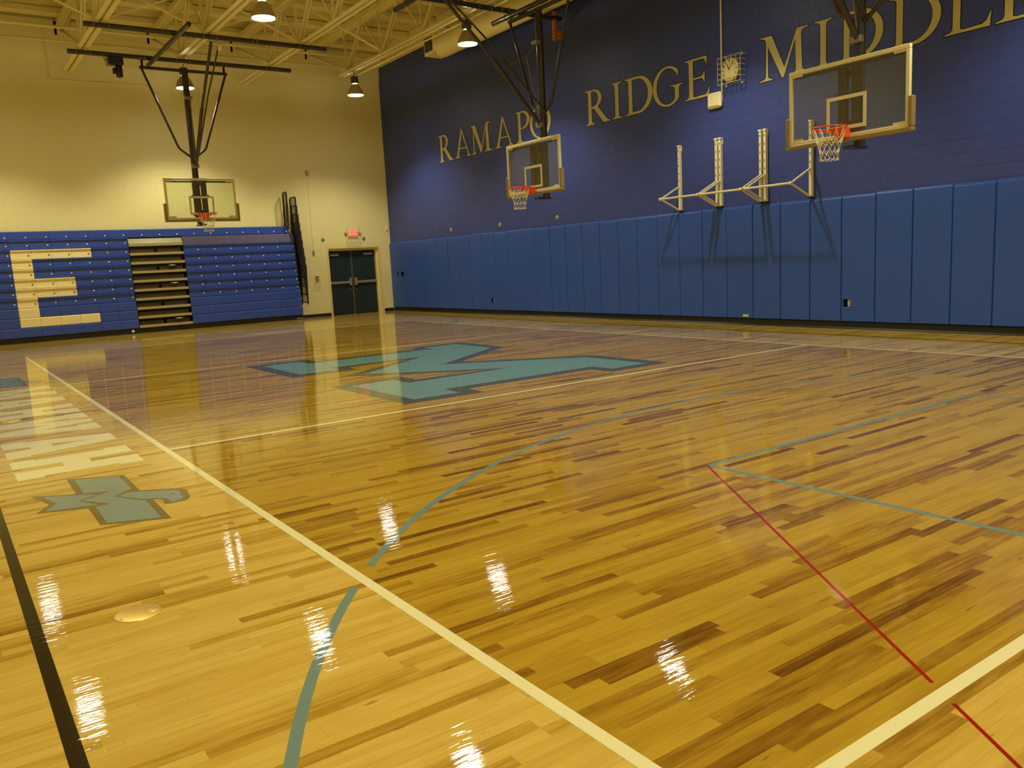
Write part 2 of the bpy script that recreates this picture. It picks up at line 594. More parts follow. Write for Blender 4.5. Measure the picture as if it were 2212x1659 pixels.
def ring(name, cx, cy, r, w, a0, a1, mat, label, n=60):
    m = MB()
    outer = arc(cx, cy, r + w / 2, r + w / 2, a0, a1, n)
    inner = arc(cx, cy, r - w / 2, r - w / 2, a0, a1, n)
    for i in range(n):
        m.add([(*outer[i], .0007), (*outer[i + 1], .0007), (*inner[i + 1], .0007), (*inner[i], .0007),
               (*outer[i], -.001), (*outer[i + 1], -.001), (*inner[i + 1], -.001), (*inner[i], -.001)],
              [(0, 1, 2, 3), (0, 4, 5, 1), (2, 6, 7, 3)] + ([(3, 7, 4, 0)] if i == 0 else []) + ([(1, 5, 6, 2)] if i == n - 1 else []))
    o = m.build(name, mat, floor)
    o['label'] = label
CX = 4.436
aa = math.degrees(math.acos((CX - 0.10) / 5.816))
ring('court_arc', CX, -1.683, 5.816, 0.043, aa, 180 - aa, LINEG, 'blue grey three point arc inside the stained court')
ab = math.degrees(math.acos((CX + 0.075) / 5.816))
ring('court_arc', CX, -1.683, 5.816, 0.043, 180 - ab, 206, LINEG, 'blue grey three point arc outside the stained court', 40)
ring('court_arc', CX, -1.683, 5.816, 0.043, -26, ab, LINEG, 'blue grey three point arc outside the stained court', 40)
ring('court_arc', CX, 19.62, 5.816, 0.043, 180 + aa, 360 - aa, LINEG, 'blue grey three point arc before the bleachers')
ring('court_arc', CX, 19.62, 5.816, 0.043, 360 - ab, 366, LINEG, 'blue grey three point arc before the bleachers', 20)
for (x0, y0, x1, y1) in ((2.672, 2.315, 6.21, 2.315), (2.672, 2.29, 2.672, -.11), (6.21, 2.29, 6.21, -.11), (2.672, 15.63, 6.21, 15.63), (2.672, 15.65, 2.672, 18.1), (6.21, 15.65, 6.21, 18.1)):
    strip('court_line', LINEG, (x0, y0), (x1, y1), 0.043, 'thin blue grey key line')
strip('court_line', LINER, (2.644, 2.297), (1.027, -0.091), 0.014, 'thin red diagonal line inside the stained court')
strip('court_line', LINER, (0.954, -0.197), (-.35, -2.12), 0.014, 'thin red diagonal line outside the stained court')

# the big emblem at the centre: (v along x, u along y)
half = [(2.675, 2.48), (2.675, .87), (3.265, .84), (3.265, 1.24), (4.82, 1.20)]
bigm = []
for v, u in [(2.675, 2.48), (3.265, 2.48), (3.285, 2.085), (5.53, 2.085), (5.545, 2.43), (6.185, 2.43), (6.175, 1.235), (4.49, 0.0),
             (6.175, -1.235), (6.185, -2.47), (5.56, -2.48), (5.55, -2.10), (3.285, -2.10), (3.265, -2.47), (2.685, -2.46), (2.675, -.87),
             (3.265, -.83), (3.265, -1.27), (4.82, -1.21), (3.26, .05), (4.81, 1.18), (3.28, 1.21), (3.26, .84), (2.675, .87)]:
    bigm.append((v, 8.965 + u))
MB().prism([offset(bigm, 0.205, 1.5)], flatp, -.001, .0005).build('court_emblem', SLATE, floor, label='dark slate outline of the big letter emblem')
MB().prism([bigm], flatp, -.001, .0011).build('court_emblem', TEAL, floor, label='teal block letter emblem at the court centre')
# the two bird emblems beside the lettering
hawk_o = [(-0.823, 5.455), (-0.461, 5.249), (-0.465, 4.664), (-0.282, 4.545), (-0.228, 4.49), (-0.21, 4.43), (-0.222, 4.348), (-0.232, 4.30), (-0.229, 4.26), (-0.245, 4.215), (-0.277, 4.147), (-0.356, 4.141), (-0.405, 4.155), (-0.416, 4.214), (-0.399, 4.246), (-0.40, 4.29), (-0.418, 4.325), (-0.448, 4.333), (-0.456, 3.789), (-0.826, 3.961), (-0.822, 4.441), (-1.108, 4.552), (-1.014, 4.734), (-1.093, 5.081), (-0.831, 4.902)]
hawk_b = [(-0.781, 5.385), (-0.5, 5.239), (-0.5, 4.755), (-0.641, 4.63), (-0.512, 4.372), (-0.491, 4.338), (-0.502, 3.855), (-0.785, 3.98), (-0.778, 4.445), (-0.689, 4.439), (-0.825, 4.68), (-0.637, 4.794), (-0.786, 4.889)]
hawk_t = [(-1.026, 4.995), (-0.71, 4.783), (-0.845, 4.685), (-0.751, 4.482), (-1.052, 4.565), (-0.972, 4.73)]
hawk_h = [(-0.612, 4.611), (-0.537, 4.666), (-0.290, 4.50), (-0.255, 4.44), (-0.266, 4.366), (-0.279, 4.301), (-0.270, 4.27), (-0.287, 4.232), (-0.316, 4.187), (-0.363, 4.173), (-0.376, 4.198), (-0.364, 4.222), (-0.374, 4.295), (-0.407, 4.346), (-0.497, 4.392)]
for dy, nm in ((0.0, 'near the black sideline'), (8.66, 'beside the bleachers')):
    sh = lambda l: [(x, y + dy) for x, y in l]
    MB().prism([sh(hawk_o)], flatp, -.001, .0005).build('bird_emblem', OLIVE, floor, label='olive outline of the bird emblem ' + nm)
    mm = MB()
    for l in (hawk_b, hawk_t, hawk_h):
        mm.prism([sh(l)], flatp, -.001, .0011)
    mm.build('bird_emblem', TEALS, floor, label='pale teal bird emblem ' + nm)
    MB().prism([[(x * .012 - .308, y * .016 + 4.396 + dy) for x, y in arc(0, 0, 1, 1, 0, 330, 11)]], flatp, -.001, .0016).build('bird_eye', OLIVE, floor)
slab = {
 'A': [[(-.415, 0), (-.10, 0), (-.05, .21), (.05, .21), (.10, 0), (.415, 0), (.415, .18), (.37, .18), (.195, .89), (-.195, .89), (-.37, .18), (-.415, .18)], [(-.065, .38), (.065, .38), (0, .72)]],
 'H': [[(-.40, 0), (-.08, 0), (-.08, .35), (.08, .35), (.08, 0), (.40, 0), (.40, .18), (.35, .18), (.35, .71), (.40, .71), (.40, .89), (.08, .89), (.08, .55), (-.08, .55), (-.08, .89), (-.40, .89), (-.40, .71), (-.35, .71), (-.35, .18), (-.40, .18)]],
 'W': [[(-.625, .89), (-.235, .89), (-.235, .71), (-.31, .71), (-.245, .36), (-.105, .89), (.105, .89), (.245, .36), (.31, .71), (.235, .71), (.235, .89), (.625, .89), (.625, .71), (.575, .71), (.39, 0), (.13, 0), (0, .50), (-.13, 0), (-.39, 0), (-.575, .71), (-.625, .71)]],
 'M': [[(-.545, 0), (-.19, 0), (-.19, .18), (-.25, .18), (-.25, .56), (-.06, .10), (.06, .10), (.25, .56), (.25, .18), (.19, .18), (.19, 0), (.545, 0), (.545, .18), (.49, .18), (.49, .71), (.545, .71), (.545, .89), (.235, .89), (0, .36), (-.235, .89), (-.545, .89), (-.545, .71), (-.49, .71), (-.49, .18), (-.545, .18)]]}
for ch, yc in (('H', 6.075), ('A', 7.065), ('W', 8.295), ('H', 9.47), ('A', 10.485), ('M', 11.635)):
    MB().prism([[(-1.12 + v, yc + u) for u, v in l] for l in slab[ch]], flatp, -.001, .0009).build('floor_letter', LINEW, floor, label='white slab letter %s painted on the floor' % ch)

# ---- walls
def block_mesh(name, w, h, mat, axis):
    """one painted block: chamfered face, axis = the wall's normal"""
    c = 0.003
    d = 0.0026
    pts = [(0, 0, 0), (w, 0, 0), (w, h, 0), (0, h, 0), (c, c, d), (w - c, c, d), (w - c, h - c, d), (c, h - c, d)]
    fs = [(4, 5, 6, 7), (0, 1, 5, 4), (1, 2, 6, 5), (2, 3, 7, 6), (3, 0, 4, 7)]
    if axis == 'y':     # back wall, faces -y; u = x
        vs = [(u, -dd, v) for u, v, dd in pts]
    else:               # blue wall, faces -x; u = -y
        vs = [(-dd, -u, v) for u, v, dd in pts]
    return vs, fs
BL, BH, BJ = 0.4064, 0.2032, 0.004
def block_wall(wall, axis, plane, u0, u1, z0, z1, mat, skip, n_single=300):
    cells = []
    for r in range(int(z0 / BH), int(z1 / BH) + 1):
        za, zb = max(z0, r * BH), min(z1, (r + 1) * BH)
        if zb - za < 0.03:
            continue
        s = 0 if r % 2 else BL / 2
        k = int((u0 - s) / BL) - 1
        while s + k * BL < u1:
            ua, ub = max(u0, s + k * BL), min(u1, s + (k + 1) * BL)
            k += 1
            if ub - ua < 0.03:
                continue
            for (a, b) in skip(ua, ub, za, zb):
                if b - a > 0.03:
                    cells.append((a, b, za, zb))
    def size(c):
        um, zm = (c[0] + c[1]) / 2, (c[2] + c[3]) / 2
        P = (lambda u, z: (u, plane, z)) if axis == 'y' else (lambda u, z: (plane, -u, z))
        q0, q1, q2 = pix(P(um, zm)), pix(P(c[0], zm)), pix(P(c[1], zm))
        q3 = pix(P(um, c[3]))
        if None in (q0, q1, q2, q3) or not (0 < q0[0] < W and 0 < q0[1] < H):
            return 0
        return abs(q2[0] - q1[0]) * abs(q3[1] - q0[1])
    idx = sorted(range(len(cells)), key=lambda i: -size(cells[i]))
    one = set(i for i in idx[:n_single] if size(cells[i]) > 0)
    rest = MB()
    shared = {}
    for i, (a, b, za, zb) in enumerate(cells):
        w, h = b - a - BJ, zb - za - BJ
        vs, fs = block_mesh('block', w, h, mat, axis)
        loc = (a + BJ / 2, plane, za + BJ / 2) if axis == 'y' else (plane, -(a + BJ / 2), za + BJ / 2)
        if i in one:
            key = (round(w, 4), round(h, 4))
            if key not in shared:
                me = bpy.data.meshes.new('block')
                me.from_pydata(vs, [], fs)
                me.materials.append(mat)
                shared[key] = me
            o = bpy.data.objects.new('block', shared[key])
            COL.objects.link(o)
            o.parent = wall
            o.location = loc
        else:
            rest.add([(x + loc[0], y + loc[1], z + loc[2]) for x, y, z in vs], fs)
    rest.build('block_courses', mat, wall)['kind'] = 'stuff'
DX0, DX1, DZ = 8.90, 10.775, 2.16
wb = MB()
wb.box((XL - .2, YB, 0), (DX0, YB + .35, ZT + .3)).box((DX1, YB, 0), (XR + .3, YB + .35, ZT + .3)).box((DX0, YB, DZ), (DX1, YB + .35, ZT + .3))
wall_back = wb.build('wall_back', CREAMD, kind='structure')
def skip_door(ua, ub, za, zb):
    if zb <= 0.12:
        return []
    if ub < 7.5 and zb < 2.6:
        return []
    if za < DZ - .03 and ub > DX0 and ua < DX1:
        return [(ua, min(ub, DX0))] if ua < DX0 else ([(max(ua, DX1), ub)] if ub > DX1 else [])
    return [(ua, ub)]
block_wall(wall_back, 'y', YB, -1.6, XR - .01, 0.0, 7.30, CREAM, skip_door)
MB().box((XL, YB - .055, 7.33), (XR - .004, YB + .02, 8.12)).build('bond_beam', CREAM, wall_back)
for xj in (-0.03, 2.2, 4.43, 6.67, 8.9):
    MB().box((xj - .17, YB - .06, 7.76), (xj - .115, YB - .05, 8.10)).build('joist_pocket', DARKV, wall_back)
wall_right = MB().box((XR, YF - .2, 0), (XR + .3, YB + .02, ZT + .3)).build('wall_right', NAVYD, kind='structure')
block_wall(wall_right, 'x', XR, -YB + .005, 4.0, 2.05, 7.70, NAVY, lambda a, b, c, d: [(a, b)])
MB().box((XR - .006, YF, 7.70), (XR + .01, YB - .055, 8.3)).build('cream_band', CREAM, wall_right)
MB().box((XL - .3, YF - .2, 0), (XL, YB, ZT + .3)).build('wall_left', CREAM, kind='structure')
MB().box((XL, YF - .3, 0), (XR, YF, ZT + .3)).build('wall_front', CREAM, kind='structure')
def cove(name, a, b, nrm, h=0.105, t=0.02, foot=0.03):
    m = MB()
    prof = [(0, 0), (foot, 0), (foot, .006), (t * .8, .03), (t * .6, h - .01), (t * .3, h), (0, h)]
    A, B, N = Vector(a), Vector(b), Vector(nrm)
    k = len(prof)
    vs = [tuple(A + N * d + Vector((0, 0, z))) for d, z in prof] + [tuple(B + N * d + Vector((0, 0, z))) for d, z in prof]
    fs = [tuple(range(k)), tuple(reversed(range(k, 2 * k)))] + [(i, (i + 1) % k, (i + 1) % k + k, i + k) for i in range(k)]
    return m.add(vs, fs).build(name, BLACKR, kind='structure')
cove('baseboard_right', (XR, YF, 0), (XR, YB, 0), (-1, 0, 0), .125, .05, .062)
cove('baseboard_back', (7.4, YB, 0), (DX0, YB, 0), (0, -1, 0), .10)
cove('baseboard_back', (DX1, YB, 0), (XR - .06, YB, 0), (0, -1, 0), .10)

# ---- ceiling deck with ribs along x, smooth purlins under it
prof = []
y = YF - .1
pitch = 0.1524
while y < YB + .2:
    prof += [(y, ZT), (y + .055, ZT), (y + .075, ZT + .038), (y + .132, ZT + .038)]
    y += pitch
m = MB()
vs = [(XL, a, b) for a, b in prof] + [(XR, a, b) for a, b in prof]
k = len(prof)
m.add(vs, [(i, i + 1, i + 1 + k, i + k) for i in range(k - 1)])
m.box((XL, YF, ZT + .06), (XR, YB, ZT + .2))
ceiling = m.build('ceiling', DECK, kind='structure')
for y in [22.95 - 1.6 * i for i in range(17)]:
    MB().bbox((XL, y - .15, 8.12), (XR, y + .15, ZT - .001), .03).build('purlin', STEEL, ceiling)

# ---- double door
door = MB()
door.box((DX0 - .004, YB - .006, 0), (DX0 + .075, YB + .30, DZ)).box((DX1 - .075, YB - .006, 0), (DX1 + .004, YB + .30, DZ)).box((DX0 + .075, YB - .006, DZ - .06), (DX1 - .075, YB + .30, DZ))
door.box((DX1 - .13, YB + .10, 0), (DX1 - .075, YB + .30, DZ - .06)).box((DX0 + .075, YB + .12, DZ - .13), (DX1 - .13, YB + .30, DZ - .06))
d1 = door.build('door_1', FRAME, kind='structure')
DY = YB + .20
xm = (DX0 + .075 + DX1 - .13) / 2
MB().box((DX0 + .075, DY + .06, 0), (DX1 - .13, DY + .1, DZ - .1)).build('door_backing', DARKV, d1)
for s, (a, b) in ((-1, (DX0 + .08, xm - .005)), (1, (xm + .005, DX1 - .135))):
    leaf = MB().bbox((a, DY, .012), (b, DY + .045, DZ - .135), .004).build('door_leaf', DOORM, d1, label='dark door leaf ' + ('beside the bleachers' if s < 0 else 'beside the padded wall'))
    inner, outer = (b, a) if s < 0 else (a, b)
    MB().bbox((outer - s * .02, DY - .075, .985), (inner + s * .12, DY - .03, 1.06), .01).box((outer - s * .02, DY - .03, 1.0), (outer - s * .07, DY, 1.05)).build('push_bar', CHROME, leaf)
    MB().bbox((inner + s * .12, DY - .085, .92), (inner + s * .05, DY, 1.16), .012).build('latch_case', CHROME, leaf)
    cx0 = outer - s * .10
    MB().bbox((cx0, DY - .06, 1.87), (cx0 - s * .30, DY, 1.945), .008).build('door_closer', GREYP, leaf)
    MB().bar((cx0 - s * .06, DY - .045, 1.965), (cx0 - s * .36, DY - .09, 2.0), .025, .012).bar((cx0 - s * .36, DY - .09, 2.0), (cx0 - s * .2, DY - .02, 2.01), .025, .012).build('closer_arm', BLACK, leaf)
    MB().lathe((inner + s * .10, DY - .001, .80), [(.014, -.012), (.02, -.006), (.02, .0)], 12, 'y').build('lock_cylinder', CHROME, leaf)
MB().bbox((xm - .03, DY - .02, 0), (xm + .03, DY + .05, DZ - .12), .006).build('door_mullion', MULL, d1)

# ------------------------------------------------------------------ wall pads
PX = 11.10
def ordinal(n):
    w = ['first', 'second', 'third', 'fourth', 'fifth', 'sixth', 'seventh', 'eighth', 'ninth', 'tenth', 'eleventh', 'twelfth', 'thirteenth', 'fourteenth', 'fifteenth', 'sixteenth', 'seventeenth', 'eighteenth', 'nineteenth']
    if n <= 19:
        return w[n - 1]
    t = {2: 'twenty', 3: 'thirty'}[n // 10]
    if n % 10 == 0:
        return {2: 'twentieth', 3: 'thirtieth'}[n // 10]
    return t + '-' + w[n % 10 - 1]
cut = {38: None}
pad_top = 2.205
seams = [4.43 + .61 * i for i in range(-5, 32)]
seams = [s for s in seams if s < YB - .1]
holes = {}
for (ya, yb_, za, zb) in ((6.69, 6.83, .37, .50), (17.36, 17.51, .31, .45), (22.83, 22.93, 1.12, 1.27), (22.48, 22.70, 1.12, 1.27)):
    holes.setdefault(sum(1 for s in seams if s < ya), []).append((ya, yb_, za, zb))
edges = seams + [YB - .012]
n_pads = len(edges) - 1
for i in range(n_pads):
    y0, y1 = edges[i] + .004, edges[i + 1] - .004
    num = n_pads - i
    name_by = 'blue vinyl wall pad, %s from the door corner' % ordinal(num)
    hs = sorted(holes.get(i + 1, []), key=lambda h: h[0])
    # some seam corners of the vinyl are tucked a little further in
    p = thing('wall_pad', name_by, 'wall pad', (PX, y0, .12), 'blue wall pads')
    m = MB()
    z0, z1 = .125, pad_top + R.uniform(-.012, .008)
    xs, ys, zs = PX, [y0, y1], [z0, z1]
    yy = sorted(set([y0, y0 + .012, y1 - .012, y1] + [e for h in hs for e in (max(h[0], y0 + .012), min(h[1], y1 - .012))]))
    zz = sorted(set([z0, z0 + .012, z1 - .10, z1 - .03, z1 - .008, z1] + [e for h in hs for e in (h[2], h[3])]))
    puck = R.random() < .5
    def dx(a, b):
        e = min(a - y0, y1 - a)
        d = 0.0 if e > .01 else .016
        t = z1 - b
        if t < .004: d += .035
        elif t < .02: d += .012
        elif t < .05: d += .003
        if puck and t < .12 and e < .02: d += .01
        if b - z0 < .004: d += .02
        return d
    grid = [[(xs + dx(a, b), a, b) for a in yy] for b in zz]
    nv = len(yy)
    vs = [q for row in grid for q in row]
    fs = []
    for r in range(len(zz) - 1):
        for c in range(nv - 1):
            ym, zm = (yy[c] + yy[c + 1]) / 2, (zz[r] + zz[r + 1]) / 2
            if any(h[0] < ym < h[1] and h[2] < zm < h[3] for h in hs):
                continue
            fs.append((r * nv + c, r * nv + c + 1, (r + 1) * nv + c + 1, (r + 1) * nv + c))
    m.add(vs, fs, False)
    xb = XR - .008
    top = [(len(zz) - 1) * nv + c for c in range(nv)]
    m.add([vs[t] for t in top] + [(xb, vs[t][1], vs[t][2]) for t in top], [(c, c + 1, c + 1 + nv, c + nv) for c in range(nv - 1)])
    m.add([vs[c] for c in range(nv)] + [(xb, vs[c][1], vs[c][2]) for c in range(nv)], [(c, c + 1, c + 1 + nv, c + nv) for c in range(nv - 1)])
    for c in (0, nv - 1):
        col_ = [vs[r * nv + c] for r in range(len(zz))]
        m.add(col_ + [(xb, q[1], q[2]) for q in col_], [(r, r + 1, r + 1 + len(zz), r + len(zz)) for r in range(len(zz) - 1)])
    for h in hs:
        a, b = max(h[0], y0 + .012), min(h[1], y1 - .012)
        c4 = [(PX, a, h[2]), (PX, b, h[2]), (PX, b, h[3]), (PX, a, h[3])]
        m.add(c4 + [(xb, q[1], q[2]) for q in c4], [(0, 1, 5, 4), (1, 2, 6, 5), (2, 3, 7, 6), (3, 0, 4, 7)])
    m.build('pad_cover', PAD, p)
    # wooden backing board edge seen under the cover top
    MB().box((XR - .008, y0 + .004, z0), (XR - .001, y1 - .004, z1 + .012)).build('pad_backing', PADTOP, p)
    for h in hs:
        MB().box((XR - .010, h[0], h[2]), (XR - .0085, h[1], h[3])).build('outlet_recess', DARKV, p)
def outlet(yc, zc, w, h, label):
    o = thing('wall_outlet', label, 'outlet', (XR, yc, zc), 'outlets in the wall pads')
    MB().bbox((XR - .018, yc - w / 2, zc - h / 2), (XR - .011, yc + w / 2, zc + h / 2), .002).build('cover_plate', WHITEP, o)
    for dz in (-.022, .022):
        MB().box((XR - .020, yc - .012, zc + dz - .01), (XR - .0185, yc + .012, zc + dz + .01)).build('socket', GREYP, o)
outlet(6.735, .435, .065, .11, 'pale power outlet in a pad cut-out under the clock end of the wall')
outlet(17.43, .38, .06, .10, 'dark shaded power outlet low in the padding towards the doors')
MB().box((PX - .004, 6.67, .345), (PX + .01, 6.85, .362)).build('cut_out_sill', PADTOP, None)
tag(bpy.data.objects['cut_out_sill'], 'small blue vinyl flap under the pad cut-out', 'flap')
tag(MB().box((PX - .003, 8.80, .158), (PX + .002, 8.93, .20)).build('yellow_sticker', YELLOW), 'small yellow sticker at the foot of a wall pad', 'sticker')

# ------------------------------------------------------------------ painted wall lettering
foot_l = [(0, 1), (0, .982), (.10, .96), (.14, .925), (.15, .87), (.15, .13), (.14, .075), (.10, .04), (0, .018)]
G = {}
G['I'] = (.42, [[(0, 0), (.42, 0), (.42, .018), (.33, .04), (.29, .075), (.28, .13), (.28, .87), (.29, .925), (.33, .96), (.42, .982), (.42, 1), (0, 1), (0, .982), (.09, .96), (.13, .925), (.14, .87), (.14, .13), (.13, .075), (.09, .04), (0, .018)]])
G['D'] = (1.08, [[(0, 0)] + arc(.52, .5, .56, .5, -90, 90, 22) + foot_l, [(.29, .06)] + arc(.48, .5, .43, .44, -90, 90, 18) + [(.29, .94)]])
G['P'] = (.80, [[(0, 0), (.43, 0), (.43, .018), (.34, .04), (.30, .075), (.29, .13), (.29, .425)] + arc(.40, .715, .40, .29, -90, 90, 16) + foot_l,
                [(.29, .475)] + arc(.38, .715, .27, .24, -90, 90, 12) + [(.29, .955)]])
G['R'] = (1.10, [[(0, 0), (.43, 0), (.43, .018), (.34, .04), (.30, .075), (.29, .13), (.29, .45), (.40, .45), (.80, 0), (1.10, 0), (1.10, .018), (1.0, .05), (.93, .10), (.57, .49)] + arc(.40, .735, .34, .265, -55, 90, 13) + foot_l,
                 [(.29, .495)] + arc(.38, .735, .215, .215, -88, 90, 12) + [(.29, .95)]])
G['A'] = (1.13, [[(0, 0), (.42, 0), (.42, .018), (.34, .04), (.31, .09), (.385, .30), (.84, .30), (.92, .09), (.89, .04), (.80, .018), (.80, 0), (1.13, 0), (1.13, .018), (1.06, .04), (1.0, .09), (.58, 1.03), (.53, 1.03), (.18, .10), (.12, .04), (0, .018)],
                 [(.40, .345), (.82, .345), (.575, .88)]])
G['M'] = (1.41, [[(0, 0), (.36, 0), (.36, .018), (.28, .04), (.24, .08), (.235, .13), (.235, .78), (.62, 0), (.67, 0), (.985, .80), (1.0, .13), (.99, .075), (.95, .04), (.86, .018), (.86, 0), (1.41, 0), (1.41, .018), (1.27, .04), (1.19, .075), (1.165, .13), (1.135, .87), (1.15, .93), (1.2, .96), (1.32, .982), (1.32, 1), (1.02, 1), (.69, .22), (.34, 1), (.02, 1), (.02, .982), (.12, .96), (.17, .92), (.185, .86), (.175, .13), (.17, .08), (.13, .04), (0, .018)]])
G['O'] = (1.10, [arc(.55, .5, .55, .52, 0, 350, 35), arc(.55, .5, .405, .475, 0, 350, 35)])
G['G'] = (1.09, [arc(.54, .5, .54, .52, 45, 318, 28) + [(.94, .38), (.95, .43), (.99, .46), (1.09, .482), (1.09, .5), (.64, .5), (.64, .482), (.75, .46), (.79, .43), (.80, .38), (.80, .17)] + arc(.54, .5, .40, .465, 308, 50, 26) + [(.86, .80), (.905, .70), (.92, .70)]])
G['E'] = (.84, [[(0, 0), (.80, 0), (.84, .24), (.825, .24), (.76, .10), (.70, .06), (.36, .045), (.29, .06), (.29, .48), (.56, .485), (.62, .45), (.66, .36), (.675, .36), (.675, .65), (.66, .65), (.62, .56), (.56, .53), (.29, .525), (.29, .945), (.36, .955), (.60, .955), (.68, .92), (.73, .80), (.745, .80), (.745, 1)] + foot_l])
G['L'] = (.86, [[(0, 0), (.84, 0), (.86, .27), (.845, .27), (.78, .12), (.70, .065), (.36, .05), (.29, .07), (.29, .87), (.30, .925), (.34, .96), (.43, .982), (.43, 1)] + foot_l])
LZ, LH = 4.345, .745
for ch, ya, yb_ in (('R', 19.90, 19.10), ('A', 19.05, 18.18), ('M', 18.17, 17.09), ('A', 17.04, 16.17), ('P', 16.05, 15.45), ('O', 15.45, 14.61),
                    ('R', 13.35, 12.51), ('I', 12.46, 12.13), ('D', 12.04, 11.22), ('G', 11.21, 10.38), ('E', 10.34, 9.70),
                    ('M', 8.54, 7.48), ('I', 7.42, 7.10), ('D', 6.99, 6.20), ('D', 6.10, 5.30), ('L', 5.24, 4.59), ('E', 4.53, 3.88)):
    w, loops = G[ch]
    sc = (ya - yb_) / w
    fn = lambda u, v, d: (XR - d, ya - u, LZ + v)
    L = [[(u * sc, v * LH) for u, v in l] for l in loops]
    big = [offset(L[0], .017)] + [offset(l, -.011) for l in L[1:]]
    MB().prism(big, fn, -.001, .0046).build('painted_letter_outline', INK, wall_right)
    MB().prism(L, fn, -.001, .0056).build('painted_letter', GOLD, wall_right, label='gold serif letter %s painted on the navy wall' % ch)

# ------------------------------------------------------------------ pull-up bars on the navy wall
def pullup(ya, yb_, label):
    o = thing('pull_up_bar', label, 'pull-up bar', (XR - .03, (ya + yb_) / 2, 2.25), 'pull-up bars above the pads')
    for y in (ya, yb_):
        st = MB().bbox((XR - .075, y - .027, 2.25), (XR - .006, y + .027, 3.50), .006).build('upright', BARS, o)
        mm = MB()
        for i in range(5):
            z = 2.84 + i * .145
            mm.lathe((XR - .077, y, z), [(.010, -.001), (.010, .003)], 8, 'x').box((XR - .078, y - .004, z - .03), (XR - .0745, y + .004, z))
        mm.build('slots', BLACK, st, kind='stuff')
        MB().bbox((XR - .09, y - .036, 3.49), (XR - .006, y + .036, 3.525), .008).box((XR - .03, y - .036, 3.41), (XR - .006, y + .036, 3.5)).build('upright_cap', WHITEP, st)
        MB().box((XR - .085, y - .03, 2.225), (XR - .02, y + .03, 2.255)).build('foot_bracket', BLACK, st)
        s = 1 if y == ya else -1
        yo = y
        MB().bar((XR - .075, yo, 2.725), (XR - .60, yo, 2.475), .038, .022).build('strut', BARS, o)
        MB().bar((XR - .075, yo, 2.258), (XR - .60, yo, 2.475), .038, .022).build('strut', BARS, o)
        MB().lathe((XR - .61, yo, 2.475), [(.0, -.03), (.028, -.026), (.03, 0), (.028, .026), (0, .03)], 14, 'y').build('bar_end', BARS, o)
    MB().tube([(XR - .61, ya, 2.475), (XR - .61, yb_, 2.475)], .02, 14).build('grip_bar', BARS, o)
pullup(10.48, 9.525, 'cream pull-up bar unit under the painted letters, furthest toward the doors')
pullup(9.43, 8.50, 'middle cream pull-up bar unit on the navy wall below the clock')
pullup(8.40, 7.46, 'cream pull-up bar unit half hidden by the big backboard')

# ------------------------------------------------------------------ clock, cage, speaker, conduit, hooks on the navy wall
CY, CZ = 9.175, 4.70
ck = thing('wall_clock', 'round cream wall clock behind a wire cage', 'clock', (XR, CY, CZ))
MB().lathe((XR - .004, CY, CZ), [(.215, 0), (.215, -.05), (.20, -.062), (.19, -.055)], 40, 'x').build('clock_rim', GREYP, ck)
MB().lathe((XR - .052, CY, CZ), [(.205, 0), (.203, -.012), (.12, -.022), (0.0, -.026)], 40, 'x').build('clock_face', CLOCKF, ck)
mm = MB()
for h in range(12):
    t = math.radians(30 * h)
    a, b = CY - .155 * math.sin(t), CZ + .155 * math.cos(t)
    mm.box((XR - .078, a - .012, b - .017), (XR - .070, a - .003, b + .017))
    if h in (0, 10, 11):
        mm.box((XR - .078, a + .003, b - .017), (XR - .070, a + .012, b + .017))
mm.build('numerals', BLACK, ck)
MB().bar((XR - .082, CY, CZ), (XR - .082, CY + .05, CZ + .10), .012, .004, (1, 0, 0)).build('hour_hand', BLACK, ck)
MB().bar((XR - .084, CY, CZ), (XR - .084, CY - .09, CZ + .115), .008, .004, (1, 0, 0)).build('minute_hand', BLACK, ck)
cg = thing('wire_cage', 'cream wire guard cage around the wall clock', 'cage', (XR, CY, CZ))
ya, yb_, za, zb = 8.84, 9.37, 4.45, 4.92
mm = MB()
dp = .17
def wr(m, p, q, r=.0045):
    m.tube([p, q], r, 6)
for i in range(6):
    y = ya + (yb_ - ya) * i / 5
    mm.tube([(XR - .006, y, za), (XR - dp, y, za), (XR - dp, y, zb), (XR - .006, y, zb)], .0045, 6)
for i in range(6):
    z = za + (zb - za) * i / 5
    mm.tube([(XR - .006, ya, z), (XR - dp, ya, z), (XR - dp, yb_, z), (XR - .006, yb_, z)], .0045, 6)
mm.build('cage_wires', WIRE, cg, kind='stuff')
for y in (ya + .08, yb_ - .08):
    for z in (za - .02, zb + .02):
        MB().bbox((XR - .03, y - .014, z - .02), (XR - .005, y + .014, z + .02), .004).build('cage_foot', WIRE, cg)
sp = thing('wall_speaker', 'square cream speaker box below the clock cage', 'speaker', (XR, 9.545, 4.22))
MB().bbox((XR - .09, 9.38, 4.075), (XR - .006, 9.71, 4.365), .03).build('speaker_housing', WHITEP, sp)
MB().bbox((XR - .10, 9.425, 4.115), (XR - .088, 9.665, 4.325), .012).build('speaker_grille', ALU, sp)
tag(MB().tube([(XR - .022, 9.395, 7.69), (XR - .022, 9.395, 4.20), (XR - .03, 9.40, 4.16), (XR - .045, 9.43, 4.14)], .016, 10).build('conduit', WIRE), 'cream conduit running down the navy wall to the speaker box', 'conduit')
